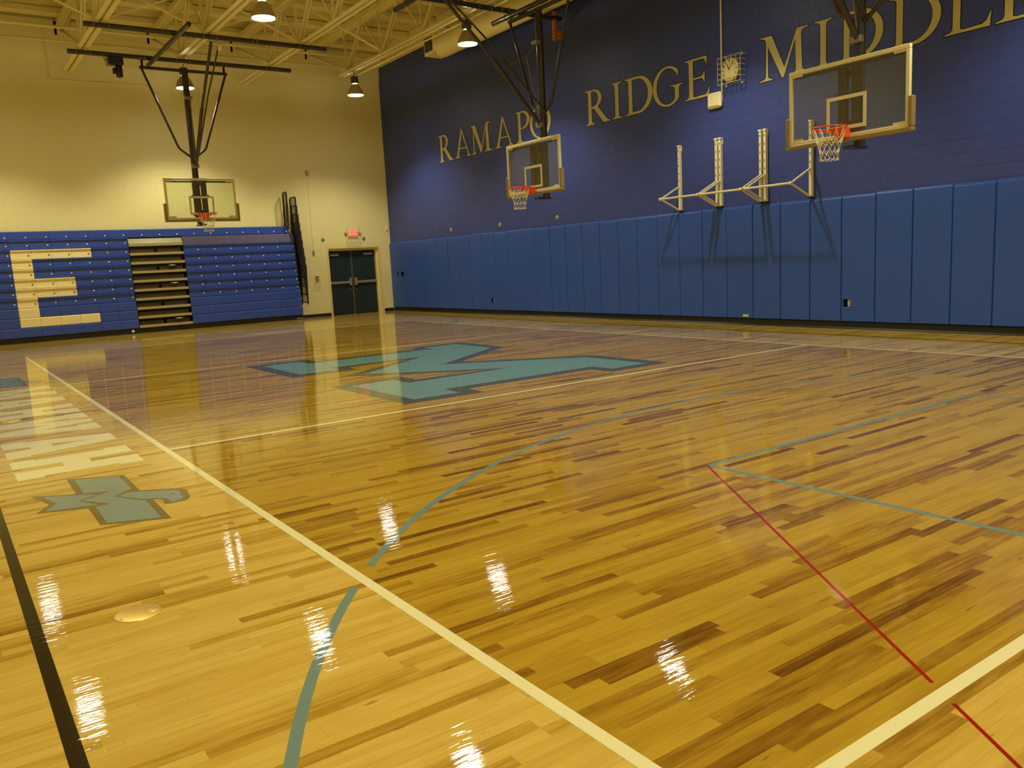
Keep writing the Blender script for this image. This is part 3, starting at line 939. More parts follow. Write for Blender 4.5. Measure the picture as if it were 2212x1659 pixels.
def hook(c, n, label, grp='wall anchor hooks'):
    o = thing('wall_anchor', label, 'hook', c, grp)
    ax = 'x' if abs(n[0]) else 'y'
    sg = n[0] + n[1]
    MB().lathe(c, [(.062, .0), (.060, sg * .006), (.02, sg * .012), (0, sg * .012)], 18, ax).build('anchor_plate', GREYP, o)
    pts = []
    for i in range(9):
        t = math.pi * i / 8
        off = sg * (.01 + .035 * math.sin(t))
        lat = .03 * math.cos(t)
        pts.append((c[0] + off, c[1] + lat * .4, c[2] + lat - .01) if ax == 'x' else (c[0] + lat * .4, c[1] + off, c[2] + lat - .01))
    MB().tube(pts, .007, 6).build('anchor_eye', CHROME, o)
hook((XR - .004, 19.48, 2.40), (-1, 0), 'round grey anchor hook on the navy wall, first one from the door corner')
hook((XR - .004, 16.98, 2.385), (-1, 0), 'round grey anchor hook on the navy wall, second one from the door corner')
hook((XR - .004, 14.53, 2.40), (-1, 0), 'round grey anchor hook on the navy wall, third one from the door corner')
hook((8.82, YB - .004, 2.39), (0, -1), 'round grey anchor hook on the cream wall between bleachers and exit sign')
hook((10.21, YB - .004, 2.39), (0, -1), 'round grey anchor hook on the cream wall between exit sign and corner')

# ------------------------------------------------------------------ back wall devices
ex = thing('exit_sign', 'lit red exit sign above the double door', 'exit sign', (9.84, YB, 2.57))
MB().bbox((9.67, YB - .07, 2.46), (9.99, YB - .004, 2.68), .01).build('sign_housing', WHITEP, ex)
MB().box((9.69, YB - .074, 2.475), (9.97, YB - .0705, 2.665)).build('sign_panel', EXITR, ex)
lt = MB()
def rects(m, x, rs):
    for (a, b, c, d) in rs:
        m.box((x + a * .05, YB - .078, 2.50 + c * .14), (x + b * .05, YB - .0742, 2.50 + d * .14))
rects(lt, 9.705, [(0, .25, 0, 1), (.25, 1, 0, .16), (.25, .85, .42, .58), (.25, 1, .84, 1)])
rects(lt, 9.855, [(.35, .6, 0, 1)])
rects(lt, 9.90, [(.4, .65, 0, .84), (0, 1.05, .84, 1)])
for p, q in (((9.777, 2.505), (9.832, 2.635)), ((9.832, 2.505), (9.777, 2.635))):
    lt.bar((p[0], YB - .0755, p[1]), (q[0], YB - .0755, q[1]), .014, .004, (0, 1, 0))
lt.build('sign_letters', EXITW, ex)
gd = thing('wire_guard', 'cream wire guard over the exit sign', 'guard', (9.84, YB, 2.45))
mm = MB()
for i in range(6):
    x = 9.62 + .44 * i / 5
    mm.tube([(x, YB - .004, 2.22), (x, YB - .13, 2.22), (x, YB - .13, 2.76), (x, YB - .004, 2.76)], .004, 5)
for i in range(6):
    z = 2.24 + .5 * i / 5
    mm.tube([(9.62, YB - .004, z), (9.62, YB - .13, z), (10.06, YB - .13, z), (10.06, YB - .004, z)], .004, 5)
mm.build('guard_wires', WIRE, gd, kind='stuff')
for x in (9.595, 10.085):
    MB().lathe((x, YB - .004, 2.55), [(.05, 0), (.05, -.02), (.03, -.06), (0, -.07)], 14, 'y').build('guard_clip', GREYP, gd)
fs_ = thing('fire_strobe', 'small red fire strobe high on the cream wall', 'alarm', (8.475, YB, 4.40))
MB().bbox((8.44, YB - .05, 4.345), (8.51, YB - .004, 4.455), .006).build('strobe_body', RED, fs_)
MB().bbox((8.455, YB - .065, 4.385), (8.495, YB - .049, 4.415), .004).build('strobe_lens', WHITEP, fs_)
mm = MB()
for i in range(4):
    x = 8.40 + .15 * i / 3
    mm.tube([(x, YB - .004, 4.30), (x, YB - .09, 4.30), (x, YB - .09, 4.50), (x, YB - .004, 4.50)], .003, 5)
    z = 4.30 + .2 * i / 3
    mm.tube([(8.40, YB - .004, z), (8.40, YB - .09, z), (8.55, YB - .09, z), (8.55, YB - .004, z)], .003, 5)
mm.build('strobe_guard', WIRE, fs_, kind='stuff')
fa = thing('fire_alarm_pull', 'caged red fire alarm station low beside the door', 'alarm', (8.525, YB, 1.13))
MB().bbox((8.475, YB - .05, 1.13), (8.575, YB - .004, 1.27), .006).build('pull_body', RED, fa)
MB().box((8.49, YB - .056, 1.185), (8.56, YB - .05, 1.20)).build('pull_bar', WHITEP, fa)
mm = MB()
for i in range(4):
    x = 8.44 + .17 * i / 3
    mm.tube([(x, YB - .004, .97), (x, YB - .08, .97), (x, YB - .08, 1.29), (x, YB - .004, 1.29)], .0035, 5)
for i in range(5):
    z = .97 + .32 * i / 4
    mm.tube([(8.44, YB - .004, z), (8.44, YB - .08, z), (8.61, YB - .08, z), (8.61, YB - .004, z)], .0035, 5)
mm.build('pull_guard', WIRE, fa, kind='stuff')
tag(MB().bbox((8.45, YB - .04, 1.925), (8.51, YB - .004, 2.06), .006).build('switch_box', GREYP), 'small grey switch box on the cream wall under the strobe', 'switch')
tag(MB().tube([(8.475, YB - .012, 4.33), (8.48, YB - .012, 2.06)], .008, 8).build('conduit', CREAM), 'thin cream conduit from the strobe down to the switch box', 'conduit')
tag(MB().tube([(1.76, YB - .08, 8.1), (1.75, YB - .075, 7.9), (1.75, YB - .075, 7.34), (1.77, YB - .016, 7.2), (1.775, YB - .016, 6.68)], .016, 8).build('conduit', STEEL), 'vertical cream conduit at the top of the cream wall', 'conduit')
tag(MB().tube([(1.80, YB - .014, 6.655), (5.2, YB - .014, 6.655)], .013, 8).build('conduit', CREAM), 'horizontal cream conduit high behind the bleacher basket', 'conduit')
tag(MB().bbox((1.73, YB - .05, 6.60), (1.83, YB - .004, 6.70), .006).build('junction_box', CREAM), 'small cream junction box where two wall conduits meet', 'box')
tag(MB().bbox((XR - .14, YB - .05, 2.62), (XR - .08, YB - .004, 2.74), .006).build('sensor_box', WHITEP), 'tiny pale sensor box on the cream wall in the corner', 'sensor')

# ------------------------------------------------------------------ bleachers
BX1 = 7.78
bl = thing('bleachers', 'folded blue telescopic bleachers with a cream letter E against the cream wall', 'bleachers', (3.0, 23.1, 0))
RZ, RH = .145, .2445
def front(k):   # k = 0 top row ... 9 bottom row
    return 22.86 + .024 * (9 - k)
modules = {}
def module(kind, w, mat):
    key = (kind, round(w, 3), mat.name)
    if key in modules:
        return modules[key]
    if kind == 'bolted':
        pr = [(.020, .006), (.012, .012), (.016, .10), (.020, .17), (.012, .203), (-.012, .212), (-.020, .222), (-.018, .236), (-.006, .242), (.11, .242), (.11, .006)]
    elif kind == 'smooth':
        pr = [(-.004, .006), (-.010, .015), (-.012, .215), (-.006, .234), (.008, .242), (.11, .242), (.11, .006)]
    elif kind == 'band':
        pr = [(-.004, .006), (.0, .02), (.05, .215), (.06, .24), (.11, .24), (.11, .006)]
    else:
        pr = [(.0, .006), (-.004, .02), (.0, .20), (.02, .225), (.06, .225), (.06, .006)]
    o = MB().extrude(pr, 0.0, w)
    me_o = o.build('seat_module', mat)
    me = me_o.data
    bpy.data.objects.remove(me_o)
    modules[key] = me
    return me
capmesh = None
def cap(parent, x, y, z, mat):
    key = ('cap', mat.name)
    if key not in modules:
        t = MB().lathe((0, 0, 0), [(.021, 0), (.020, -.008), (.012, -.013), (0, -.014)], 12, 'y').build('bolt_cap', mat)
        modules[key] = t.data
        bpy.data.objects.remove(t)
    o = bpy.data.objects.new('bolt_cap', modules[key])
    COL.objects.link(o)
    o.parent = parent
    o.location = (x, y, z)
ELET = {1: (0, 4), 2: (0, 1), 3: (0, 1), 4: (0, 3), 5: (0, 3), 6: (0, 1), 7: (0, 1), 8: (0, 4)}
def put(kind, x, w, y, z, mat, bolt, label=None):
    me = module(kind, w - .004, mat)
    o = bpy.data.objects.new('seat_module', me)
    COL.objects.link(o)
    o.parent = bl
    o.location = (x + .002 - 3.0, y - 23.1, z)
    if label:
        o['label'] = label
    if bolt:
        cap(o, w - .068, .013 if kind == 'bolted' else -.003, .105 if kind == 'bolted' else .07, BOLTD if mat is BLEACHC else BOLT)
for k in range(10):
    z = RZ + RH * (9 - k)
    y = front(k)
    kind = 'bolted' if k < 7 else 'smooth'
    for i in range(-5, 6):
        x = .35 + .462 * i
        cream = k in ELET and ELET[k][0] <= i < ELET[k][1]
        put(kind, x, .462, y, z, BLEACHC if cream else BLEACH, k < 7, 'cream seat module of the letter E' if cream else None)
    for i in range(7):
        x = BX1 - .462 * (i + 1)
        put('band' if k == 0 else kind, x, .462, y, z, PURPLE if k == 0 else BLEACH, 0 < k < 7, 'purple grey folded seat panel' if k == 0 else None)
for i in range(-5, 16):     # top backrest strip across the whole bank
    x = .35 + .462 * i
    w = min(.462, 7.66 - x)
    if w > .1:
        put('strip', x, w, front(0) + .10, RZ + RH * 10, BLEACH, True)
AX0, AX1 = 3.125, BX1 - 7 * .462
MB().box((-2.0, 23.20, .02), (AX0, YB - .03, 2.45)).box((AX1, 23.20, .02), (BX1 - .02, YB - .03, 2.45)).box((AX0, 23.20, .02), (AX1, YB - .03, 2.50)).box((-2.0, 23.24, 2.45), (7.6, YB - .03, 2.75)).build('understructure', BLACK, bl)
for k in range(10):
    z = RZ + RH * (9 - k)
    y = front(k)
    MB().box((AX0 + .012, y - .018, z + .008), (AX1 - .012, y + .14, z + .075)).build('aisle_tread', TREAD, bl)
    if k == 0:
        MB().add([(AX0 + .012, y - .01, z + .08), (AX1 - .012, y - .01, z + .08), (AX1 - .012, y + .09, z + .215), (AX0 + .012, y + .09, z + .215), (AX0 + .012, y + .1, z + .08), (AX1 - .012, y + .1, z + .08)],
                 [(0, 1, 2, 3), (0, 3, 4), (1, 5, 2), (2, 5, 4, 3)]).build('step_panel', TREADT, bl)
    elif k % 2:
        c = (AX0 + AX1) / 2 - .02
        MB().box((AX0 + .02, y + .06, z + .076), (c - .04, y + .075, z + .178)).build('aisle_riser', RISER, bl)
        MB().box((c + .04, y + .06, z + .076), (AX1 - .07, y + .075, z + .185)).build('aisle_riser', RISER, bl)
    else:
        MB().box((AX0 + .02, y + .06, z + .076), (AX1 - .07, y + .075, z + .185)).build('aisle_riser', RISER, bl)
    if k in (3, 5, 9):
        MB().lathe((AX1 - .36, y + .04, z + .19), [(.11, 0), (.11, .012), (.07, .02), (0, .022)], 20).build('glare_disc', CHROME, bl)  # metal disc added in place of an oval light glare on the step
    if k > 0:
        MB().box((AX1 - .012, y, z - .0), (AX1 - .004, y + .12, z + RH)).build('aisle_side_plate', BLACK, bl)
MB().box((-2.0, 22.868, .012), (AX0 - .01, 23.0, .142)).build('skirt_board', BLACKR, bl)
MB().box((AX0 - .004, 22.866, .012), (BX1, 23.0, .142)).build('skirt_board', BLACKR, bl)
MB().box((-2.0, 22.855, .004), (BX1, 22.872, .016)).build('skirt_edge', MULL, bl)
MB().lathe((AX0 - .17, 22.868, .075), [(.035, 0), (.035, -.012), (.02, -.02), (0, -.021)], 14, 'y').build('bumper', WHITEP, bl)
MB().bbox((BX1 - .22, 22.85, .03), (BX1 - .02, 22.87, .05), .004).build('caster_guard', CHROME, bl)
def rail(x, y0, y1, z0, z1, nb, lean=.11):
    r = .021
    sh = lambda y, z: y + (z1 - z) * lean
    m = MB()
    c = .06
    path = [(x, sh(y0, z0), z0), (x, sh(y0, z1 - c), z1 - c), (x, y0 + c * .3, z1 - c * .3), (x, y0 + c, z1), (x, y1 - c, z1), (x, y1 - c * .3, z1 - c * .3), (x, sh(y1, z1 - c), z1 - c), (x, sh(y1, z0), z0)]
    m.tube(path, r, 8)
    m.tube([(x, sh(y0, z0 + .06), z0 + .06), (x, sh(y1, z0 + .06), z0 + .06)], r * .8, 8)
    for i in range(nb):
        y = y0 + (y1 - y0) * (i + 1) / (nb + 1)
        m.tube([(x, y, z1), (x, sh(y, z0 + .06), z0 + .06)], .008, 6)
    return m
rail(7.62, 22.95, 23.26, 2.72, 3.80, 3, .06).build('end_rail', BLACK, bl)
for k in range(9):
    zt = 3.645 - .2475 * k
    yy = 22.80 - .022 * k
    rail(7.83 + .010 * k, yy, min(yy + .47, 23.28), zt - 1.22, zt, 5, .08).build('end_rail', BLACK, bl)

# ------------------------------------------------------------------ roof joists, bridging, pipes, duct
JX = [-0.03, 2.2, 4.43, 6.67, 8.9]
JEND = [20.75, 23.2, 20.75, 23.2, 21.2]
ZB = 6.84
jl = ['long open web roof joist near the entrance side wall', 'open web roof joist whose bottom chord ends at the cream wall above the winch',
      'open web roof joist carrying the bleacher basket pipes at their middle', 'open web roof joist whose bottom chord ends at the cream wall between two lamps', 'open web roof joist closest to the navy wall']
for i, (x, ye) in enumerate(zip(JX, JEND)):
    j = thing('roof_joist', jl[i], 'roof joist', (x, 9.0, ZB), 'cream roof joists')
    MB().box((x - .125, YF + .05, ZB), (x - .015, ye, ZB + .012)).box((x - .022, YF + .05, ZB), (x - .012, ye, ZB + .10)).build('bottom_chord', STEEL, j)
    MB().box((x + .015, YF + .05, ZB), (x + .125, ye, ZB + .012)).box((x + .012, YF + .05, ZB), (x + .022, ye, ZB + .10)).build('bottom_chord', STEEL, j)
    MB().box((x - .12, YF + .05, 7.99), (x - .012, YB - .07, 8.0)).box((x - .022, YF + .05, 7.86), (x - .012, YB - .07, 8.0)).build('top_chord', STEEL, j)
    MB().box((x + .012, YF + .05, 7.99), (x + .12, YB - .07, 8.0)).box((x + .012, YF + .05, 7.86), (x + .022, YB - .07, 8.0)).build('top_chord', STEEL, j)
    MB().box((x - .10, YF + .05, 8.0), (x + .10, YB - .07, 8.118)).build('joist_seat', STEEL, j)
    y = 20.72
    MB().bar((x - .03, YB - .08, 7.86), (x - .03, y + .05, ZB + .06), .05, .05).bar((x + .03, YB - .08, 7.86), (x + .03, y + .05, ZB + .06), .05, .05).build('end_diagonal', STEEL, j)
    while y > YF + 1.5:
        for s in (-1, 1):
            MB().bar((x + s * .035, y, ZB + .06), (x + s * .035, y - 1.0, 7.90), .045, .045).build('web_diagonal', STEEL, j)
        MB().bar((x, y - 1.14, 7.90), (x, y - 2.10, ZB + .06), .04, .04).build('web_diagonal', STEEL, j)
        MB().bar((x - .03, y, ZB + .05), (x - .03, y + .10, 7.95), .05, .03).build('web_post', STEEL, j)
        y -= 2.14
def bridging(y, label, cross=True, zs=(6.93, 7.84)):
    b = thing('joist_bridging', label, 'bridging', (4.4, y, zs[0]), 'steel bridging between the joists')
    if cross:
        for a, c in zip(JX[:-1], JX[1:]):
            MB().bar((a + .02, y, zs[1]), (c - .02, y, zs[0]), .05, .03).build('cross_brace', STEEL, b)
            MB().bar((a + .02, y + .03, zs[0]), (c - .02, y + .03, zs[1]), .05, .03).build('cross_brace', STEEL, b)
        MB().bar((JX[-1] + .02, y, zs[1]), (XR - .01, y, zs[1] - .1), .05, .03).build('cross_brace', STEEL, b)
    else:
        MB().box((XL + .02, y - .03, zs[0]), (8.92, y + .03, zs[0] + .008)).box((XL + .02, y + .022, zs[0]), (8.92, y + .03, zs[0] + .06)).build('bridging_angle', STEEL, b)
bridging(20.65, 'straight bridging angle along the joist bottoms nearest the cream wall', False)
bridging(18.58, 'crossed joist braces above the bleacher basket pipes')
bridging(16.3, 'straight bridging angle high across the joists past the pipes', False, (7.78, 7.9))
bridging(14.30, 'crossed joist braces near the second row of lamps')
bridging(10.0, 'crossed joist braces above the court centre')
bridging(5.7, 'crossed joist braces above the near key')
tag(MB().tube([(9.13, YF + .2, 6.79), (9.13, 15.9, 6.79), (9.13, 20.6, 6.79)], .022, 8).build('conduit', STEEL), 'cream conduit clipped along the joist closest to the navy wall', 'conduit')
tag(MB().tube([(XL + .1, 21.9, 7.58), (8.8, 21.9, 7.58), (XR - .3, 21.9, 7.58)], .04, 12).build('sprinkler_pipe', STEEL), 'cream sprinkler pipe crossing below the roof at the cream wall', 'pipe')
# oval duct along the navy wall
du = thing('air_duct', 'cream oval air duct under the roof along the navy wall', 'duct', (10.62, 7.0, 7.2))
ov = [(10.62 + .30 * math.cos(t) * (1.0 if abs(math.cos(t)) < .99 else 1.0), 7.22 + .31 * math.sin(t)) for t in [2 * math.pi * i / 28 for i in range(28)]]
def ductseg(y0, y1, s=1.0):
    m = MB()
    k = len(ov)
    vs = [((a - 10.62) * s + 10.62, y0, (b - 7.22) * s + 7.22) for a, b in ov] + [((a - 10.62) * s + 10.62, y1, (b - 7.22) * s + 7.22) for a, b in ov]
    m.add(vs, [(i, (i + 1) % k, (i + 1) % k + k, i + k) for i in range(k)], True)
    m.add(vs[:k], [tuple(range(k))]).add(vs[k:], [tuple(reversed(range(k)))])
    return m
for y0, y1 in ((YF + .3, -1.0), (-1.0, 4.0), (4.0, 9.0), (9.0, 14.0), (14.0, 18.45)):
    ductseg(y0, y1 - .004).build('duct_section', STEEL, du)
for y in (-1.0, 4.0, 9.0, 14.0):
    ductseg(y - .03, y + .03, 1.03).build('duct_collar', STEEL, du)
MB().bbox((10.36, 18.40, 7.02), (10.90, 19.0, 7.50), .01).build('outlet_box', STEEL, du)
mm = MB()
for i in range(7):
    x = 10.385 + i * .078
    mm.box((x, 19.001, 7.05), (x + .03, 19.012, 7.47))
mm.box((10.36, 18.55, 7.10), (10.352, 18.95, 7.46))
mm.build('outlet_grille', BALLAST, du, kind='stuff')
for y in (0.0, 6.5, 11.5, 16.5):
    MB().bar((10.33, y, 7.25), (10.33, y, 8.11), .03, .004).bar((10.91, y, 7.25), (10.91, y, 8.11), .03, .004).build('duct_hanger', STEEL, du)

# ------------------------------------------------------------------ lamps
def lamp(x, y, label, z=6.2):
    o = thing('pendant_lamp', label, 'lamp', (x, y, z), 'pendant lamps under the roof')
    MB().lathe((x, y, z), [(.225, 0), (.228, .01), (.215, .06), (.19, .13), (.15, .21), (.10, .275), (.085, .29), (.08, .285), (.095, .27), (.145, .205), (.185, .125), (.21, .055), (.215, .012)], 32, cap=False).build('reflector', DOME, o)
    MB().lathe((x, y, z + .012), [(0.0, .0), (.213, .001)], 32).build('lamp_lens', LENS, o)
    MB().lathe((x, y, z + .29), [(.045, 0), (.045, .02)], 16).build('bulb_collar', LENS, o)
    MB().bbox((x - .085, y - .075, z + .31), (x - .004, y + .075, z + .50), .012).bbox((x + .004, y - .075, z + .31), (x + .085, y + .075, z + .50), .012).build('ballast_housing', BALLAST, o)
    pts = [(x, y, z + .50), (x, y, z + .54), (x + .02, y, z + .57), (x, y, z + .60), (x - .02, y, z + .62), (x, y, z + .64)]
    MB().tube(pts, .008, 6).build('hanging_hook', BALLAST, o)
    ld = bpy.data.lights.new('lamp_light', 'SPOT')
    ld.energy = LAMP_WATTS
    ld.color = LAMP_COLOUR
    ld.spot_size = math.radians(122)
    ld.spot_blend = 0.60
    ld.shadow_soft_size = 0.10
    lo = bpy.data.objects.new('lamp_light', ld)
    COL.objects.link(lo)
    lo.parent = o
    lo.location = (0, 0, -.11)
    up = bpy.data.lights.new('lamp_uplight', 'POINT')
    up.energy = UPLIGHT_WATTS
    up.color = LAMP_COLOUR
    up.shadow_soft_size = 0.03
    uo = bpy.data.objects.new('lamp_uplight', up)
    COL.objects.link(uo)
    uo.parent = o
    uo.location = (0, 0, .30)
LX = (-0.03, 4.43, 8.95)
LY = (20.5, 14.65, 8.85, 3.0, -2.9)
seen = {(4.43, 20.5): 'glowing bell lamp behind the mast of the bleacher basket', (8.95, 20.5): 'glowing bell lamp in the corner by the cream wall',
        (8.95, 14.65): 'glowing bell lamp in front of the navy wall and duct', (4.43, 14.65): 'glaring bell lamp high among the joists'}
n = 0
for x in LX:
    for y in LY:
        n += 1
        lamp(*{(4.43, 20.5): (4.545, 21.15), (4.43, 14.65): (4.36, 14.6)}.get((x, y), (x, y)), seen.get((x, y), 'bell lamp in row %s of the joist over the %s' % (ordinal(LY.index(y) + 1), {0: 'lettering', 1: 'court middle', 2: 'navy wall side'}[LX.index(x)])))

# ------------------------------------------------------------------ basketball goals
def goal(kind, label, T, zb, bw, bh, zr):
    """local frame: a = sideways, b = behind the board face, z up"""
    loc = T(0, 0, zb)
    g = thing('basketball_goal', label, 'basketball goal', loc, 'ceiling hung basketball goals')
    M = lambda: MB(T)
    hwid = bw / 2
    zt = zb + bh
    fw = .055
    fr = M()
    fr.bbox((-hwid, -.012, zt - fw), (hwid, .045, zt), .006).bbox((-hwid, -.012, zb), (hwid, .045, zb + fw), .006)
    fr.bbox((-hwid, -.012, zb + fw), (-hwid + fw, .045, zt - fw), .006).bbox((hwid - fw, -.012, zb + fw), (hwid, .045, zt - fw), .006)
    fr.build('board_frame', ALU, g)
    M().box((-hwid + fw * .6, .008, zb + fw * .6), (hwid - fw * .6, .020, zt - fw * .6)).build('glass_board', GLASS, g)
    tw, th = .61, .457
    t0 = zr + .0
    tp = M()
    lw = .05
    tp.box((-tw / 2, .004, t0), (-tw / 2 + lw, .0076, t0 + th)).box((tw / 2 - lw, .004, t0), (tw / 2, .0076, t0 + th)).box((-tw / 2 + lw, .004, t0 + th - lw), (tw / 2 - lw, .0076, t0 + th)).box((-tw / 2 + lw, .004, t0), (tw / 2 - lw, .0076, t0 + lw))
    tp.build('target_square', TAPE, g)
    for sa in (-1, 1):
        for z in (zb + fw + .018, zt - fw - .018):
            a0 = sa * (hwid - fw)
            M().box((a0, -.004, z - .017), (a0 - sa * .17, .007, z + .017)).build('corner_clip', ALU, g)
    pd = M()
    po = .055
    pd.bbox((-hwid - po, -.03, zb - .05), (hwid + po, .06, zb + .012), .012)
    pd.bbox((-hwid - po, -.03, zb + .012), (-hwid + .012, .06, zb + .40), .012).bbox((hwid - .012, -.03, zb + .012), (hwid + po, .06, zb + .40), .012)
    pd.build('edge_padding', PADB, g)
    # rim and net
    rc, rr = -.15 - .229, .229
    rim = M().tube([(rr * math.cos(t), rc + rr * math.sin(t), zr) for t in [2 * math.pi * i / 36 for i in range(36)]], .0095, 8, closed=True)
    rim.tube([(rr * 1.0 * math.cos(t), rc + rr * math.sin(t), zr - .035) for t in [math.pi * (.03 + .94 * i / 18) for i in range(19)]], .006, 6)
    rim.build('rim', ORANGE, g)
    br = M().bbox((-.075, -.135, zr - .125), (.075, -.012, zr + .014), .006)
    br.add([(-.075, -.135, zr + .012), (.075, -.135, zr + .012), (.16, rc + rr - .07, zr + .006), (-.16, rc + rr - .07, zr + .006), (-.075, -.135, zr - .09), (.075, -.135, zr - .09)],
           [(0, 1, 2, 3), (4, 3, 2, 5), (0, 3, 4), (1, 5, 2)])
    br.build('rim_bracket', ORANGE, g)
    nn = 12
    nm = M()
    levels = [(0.0, .224), (-.15, .172), (-.215, .150), (-.28, .132), (-.34, .120), (-.405, .118), (-.43, .122)]
    rn = random.Random(hash(label) % 1000)
    def P(i, l):
        t = 2 * math.pi * i / nn
        dz, r = levels[l]
        return (r * math.cos(t), rc + r * math.sin(t), zr - .008 + dz)
    for i in range(nn):
        a, b = i, i + .5
        nm.tube([P(i, 0), P(i + .25, 1)], .0036, 5).tube([P(i, 0), P(i - .25, 1)], .0036, 5)
        for l in range(1, 6):
            s = .25 if l % 2 else -.25
            nm.tube([P(i + s, l), P(i - s, l + 1)], .0048, 5)
            s2 = s + (.5 if l % 2 else .5)
            nm.tube([P(i + s, l), P(i + s + (.5 if s > 0 else .5), l + 1)], .0048, 5)
    nm.build('net', NET, g, kind='stuff')
    # mast, hanger, bracing
    mb_ = .33
    ztop = 6.50
    M().tube([(0, mb_, zb - .12), (0, mb_, ztop)], .076, 18).build('mast', MAST, g)
    M().bbox((-.17, .06, zb + .02), (-.04, .14, zt - .04), .01).bbox((.04, .06, zb + .02), (.17, .14, zt - .04), .01).build('board_carrier', MAST, g)
    M().bbox((-hwid + .06, .05, zt - .10), (hwid - .06, .09, zt - .06), .006).bbox((-.22, .05, zb + .56), (.22, .10, zb + .61), .006).bbox((-.22, .05, zb + .10), (.22, .10, zb + .15), .006).build('carrier_bar', MAST, g)
    M().bbox((-.10, .10, zb + .18), (.10, mb_, zb + .24), .01).bbox((-.10, .10, zb + .86), (.10, mb_, zb + .92), .01).bbox((-.09, .06, zb - .14), (.09, mb_ + .08, zb - .10), .01).build('mast_bracket', MAST, g)
    M().bbox((-1.05, mb_ - .035, ztop), (1.05, mb_ + .035, ztop + .07), .008).build('hanger_bar', MAST, g)
    for s in (-1, 1):
        M().tube([(s * 1.0, mb_, ztop), (s * .36, mb_, 4.74), (s * .335, mb_, 4.68), (s * .30, mb_, 4.63), (s * .25, mb_, 4.59), (s * .05, mb_, 4.44)], .030, 12).build('side_strut', MAST, g)
        M().bar((s * .98, mb_, ztop + .06), (s * .98, mb_ - .0, 6.70), .05, .03).tube([(s * .98, mb_, 6.62), (s * .98, mb_, 6.78)], .025, 8).build('hanger_link', BLACK, g)
    M().bbox((-.09, mb_ - .14, 4.16), (.09, mb_ - .05, 4.26), .01).build('brace_clamp', ZINC, g)
    M().tube([(0.02, mb_ - .10, 4.22), (0.0, -.85, 5.42)], .044, 12).tube([(0, -.83, 5.40), (-.01, -2.12, 6.64)], .034, 12).build('front_brace', MAST, g)
    M().tube([(.12, mb_ - .02, 4.46), (.13, -1.0, 5.70), (.15, -2.10, 6.56)], .02, 8).build('fold_rod', MAST, g)
    M().tube([(0, mb_ - .09, 5.86), (-.02, -.02, 5.55)], .009, 6).tube([(-.02, -.02, 5.55), (-.02, -.65, 5.30)], .006, 6).tube([(-.02, -.02, 5.55), (0, mb_ - .08, 4.35)], .008, 6).bbox((-.09, mb_ - .16, 5.83), (.09, mb_ - .05, 5.90), .01).build('fold_linkage', ZINC, g)
    M().lathe((.17, -2.13, 6.56), [(.0, -.035), (.085, -.035), (.09, 0), (.085, .035), (0, .035)], 20, 'x').build('cable_pulley', WHITEP, g)
    return g, M
TB = lambda a, b, z: (4.46 + a, 20.42 + b, z)
goals = {}
def pipe_rings(M, axis, pts, r, mat, g):
    mm = M()
    for (a, b, z) in pts:
        if axis == 'a':
            mm.tube([(a, b + r * math.cos(t), z + r * math.sin(t)) for t in [2 * math.pi * i / 14 for i in range(14)]], .007, 5, closed=True)
        else:
            mm.tube([(a + r * math.cos(t), b, z + r * math.sin(t)) for t in [2 * math.pi * i / 14 for i in range(14)]], .007, 5, closed=True)
    mm.build('pipe_clamp', mat, g, kind='stuff')
g, M = goal('back', 'glass basketball goal hung before the bleachers', TB, 2.867, 1.735, 1.02, 2.99)
ZP = 6.755
for b, nm in ((18.29 - 20.42, 0), (20.70 - 20.42, 1)):
    M().tube([(1.87 - 4.46, b, ZP), (7.2 - 4.46, b, ZP)], .055, 16).build('support_pipe', PIPE, g)
    pipe_rings(M, 'a', [(x - 4.46 + d, b, ZP) for x in (2.2, 4.43, 6.67) for d in (-.15, .15)] + [(x, b, ZP) for x in (-1.03, -.93, .93, 1.03)], .062, ZINC, g)
M().tube([(3.67 - 4.46, 17.1 - 20.42, 6.65), (3.67 - 4.46, 20.95 - 20.42, 6.65)], .052, 16).build('support_pipe', PIPE, g)
wn = thing('hoist_winch', 'navy electric hoist winch hanging from the pipe above the bleachers', 'winch', (2.86, 20.7, 6.7))
MB().bbox((2.70, 20.60, 6.52), (3.04, 20.82, 6.70), .015).build('gear_case', WINCH, wn)
MB().lathe((2.94, 20.71, 6.25), [(.05, 0), (.075, .02), (.08, .20), (.07, .27)], 18).build('motor', WINCH, wn)
MB().bbox((2.80, 20.64, 6.33), (2.87, 20.78, 6.46), .01).build('limit_switch', WINCH, wn)
MB().bbox((2.68, 20.62, 6.50), (2.72, 20.80, 6.70), .004).build('side_cover', GREYP, wn)
MB().tube([(2.66, 20.72, 6.60), (2.63, 20.76, 6.75), (2.60, 20.80, 6.84)], .008, 6).build('power_lead', BLACK, wn)
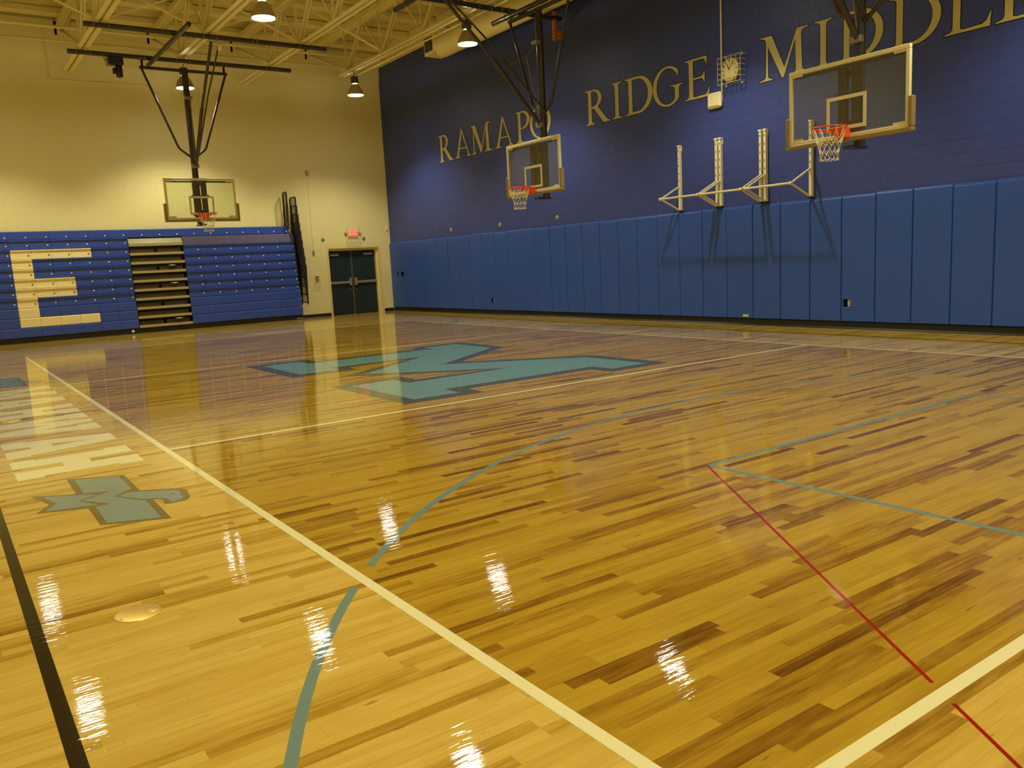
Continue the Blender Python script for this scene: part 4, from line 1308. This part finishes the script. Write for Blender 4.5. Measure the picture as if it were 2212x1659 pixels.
for yc, zb, zr, lb, bh in ((12.84, 2.83, 2.925, 'glass basketball goal in front of the painted lettering, next to the lamp', 1.058), (5.575, 2.88, 3.0, 'large glass basketball goal overlapping the pull-up bars', 1.05)):
    TS = (lambda yc: (lambda a, b, z: (9.22 + b, yc - a, z)))(yc)
    g, M = goal('side', lb, TS, zb, 1.835, bh, zr)
    for a in (-1.0, 1.0):       # pipes along x under the joists
        M().tube([(a, 6.3 - 9.22, 6.755), (a, 10.95 - 9.22, 6.755)], .055, 16).build('support_pipe', PIPE, g)
        pipe_rings(M, 'b', [(a, x - 9.22 + d, 6.755) for x in (6.67, 8.9) for d in (-.15, .15)] + [(a, .2 + d, 6.755) for d in (-.1, .1)], .062, ZINC, g)
    for b in (.30, -2.12):      # pipes along y under those
        M().tube([(-1.62, b, 6.645), (1.75, b, 6.645)], .052, 16).build('support_pipe', PIPE, g)
        pipe_rings(M, 'a', [(s * 1.0 + d, b, 6.645) for s in (-1, 1) for d in (-.11, .11)], .06, ZINC, g)
    M().bbox((-1.04, 10.72 - 9.22, 6.28), (-.96, 10.80 - 9.22, 6.90), .01).bbox((-1.045, 10.86 - 9.22, 6.33), (-.955, 10.94 - 9.22, 6.50), .01).build('safety_strap', STRAP, g)

# ------------------------------------------------------------------ floor sockets
for (x, y, lb) in ((-.922, 2.385, 'round brass floor socket cover near the blue grey arc'), (-.922, 8.99, 'round brass floor socket cover at the end of the dark centre line')):
    o = thing('floor_socket', lb, 'floor plate', (x, y, 0), 'brass floor socket covers')
    MB().lathe((x, y, 0), [(.098, .0), (.098, .0022), (.092, .0032), (.0, .0036)], 36).build('cover_plate', BRASS, o)
    MB().lathe((x + .055, y - .01, .0), [(.028, .0036), (.028, .0046), (.022, .005), (0, .005)], 20).build('finger_latch', BRASS, o)
    for a in (0.6, 3.6):
        MB().lathe((x + .08 * math.cos(a), y + .08 * math.sin(a), 0), [(.006, .003), (.005, .005), (0, .005)], 8).build('screw', GREYP, o)
for o in bpy.data.objects:
    if '_o' in o:
        del o['_o']
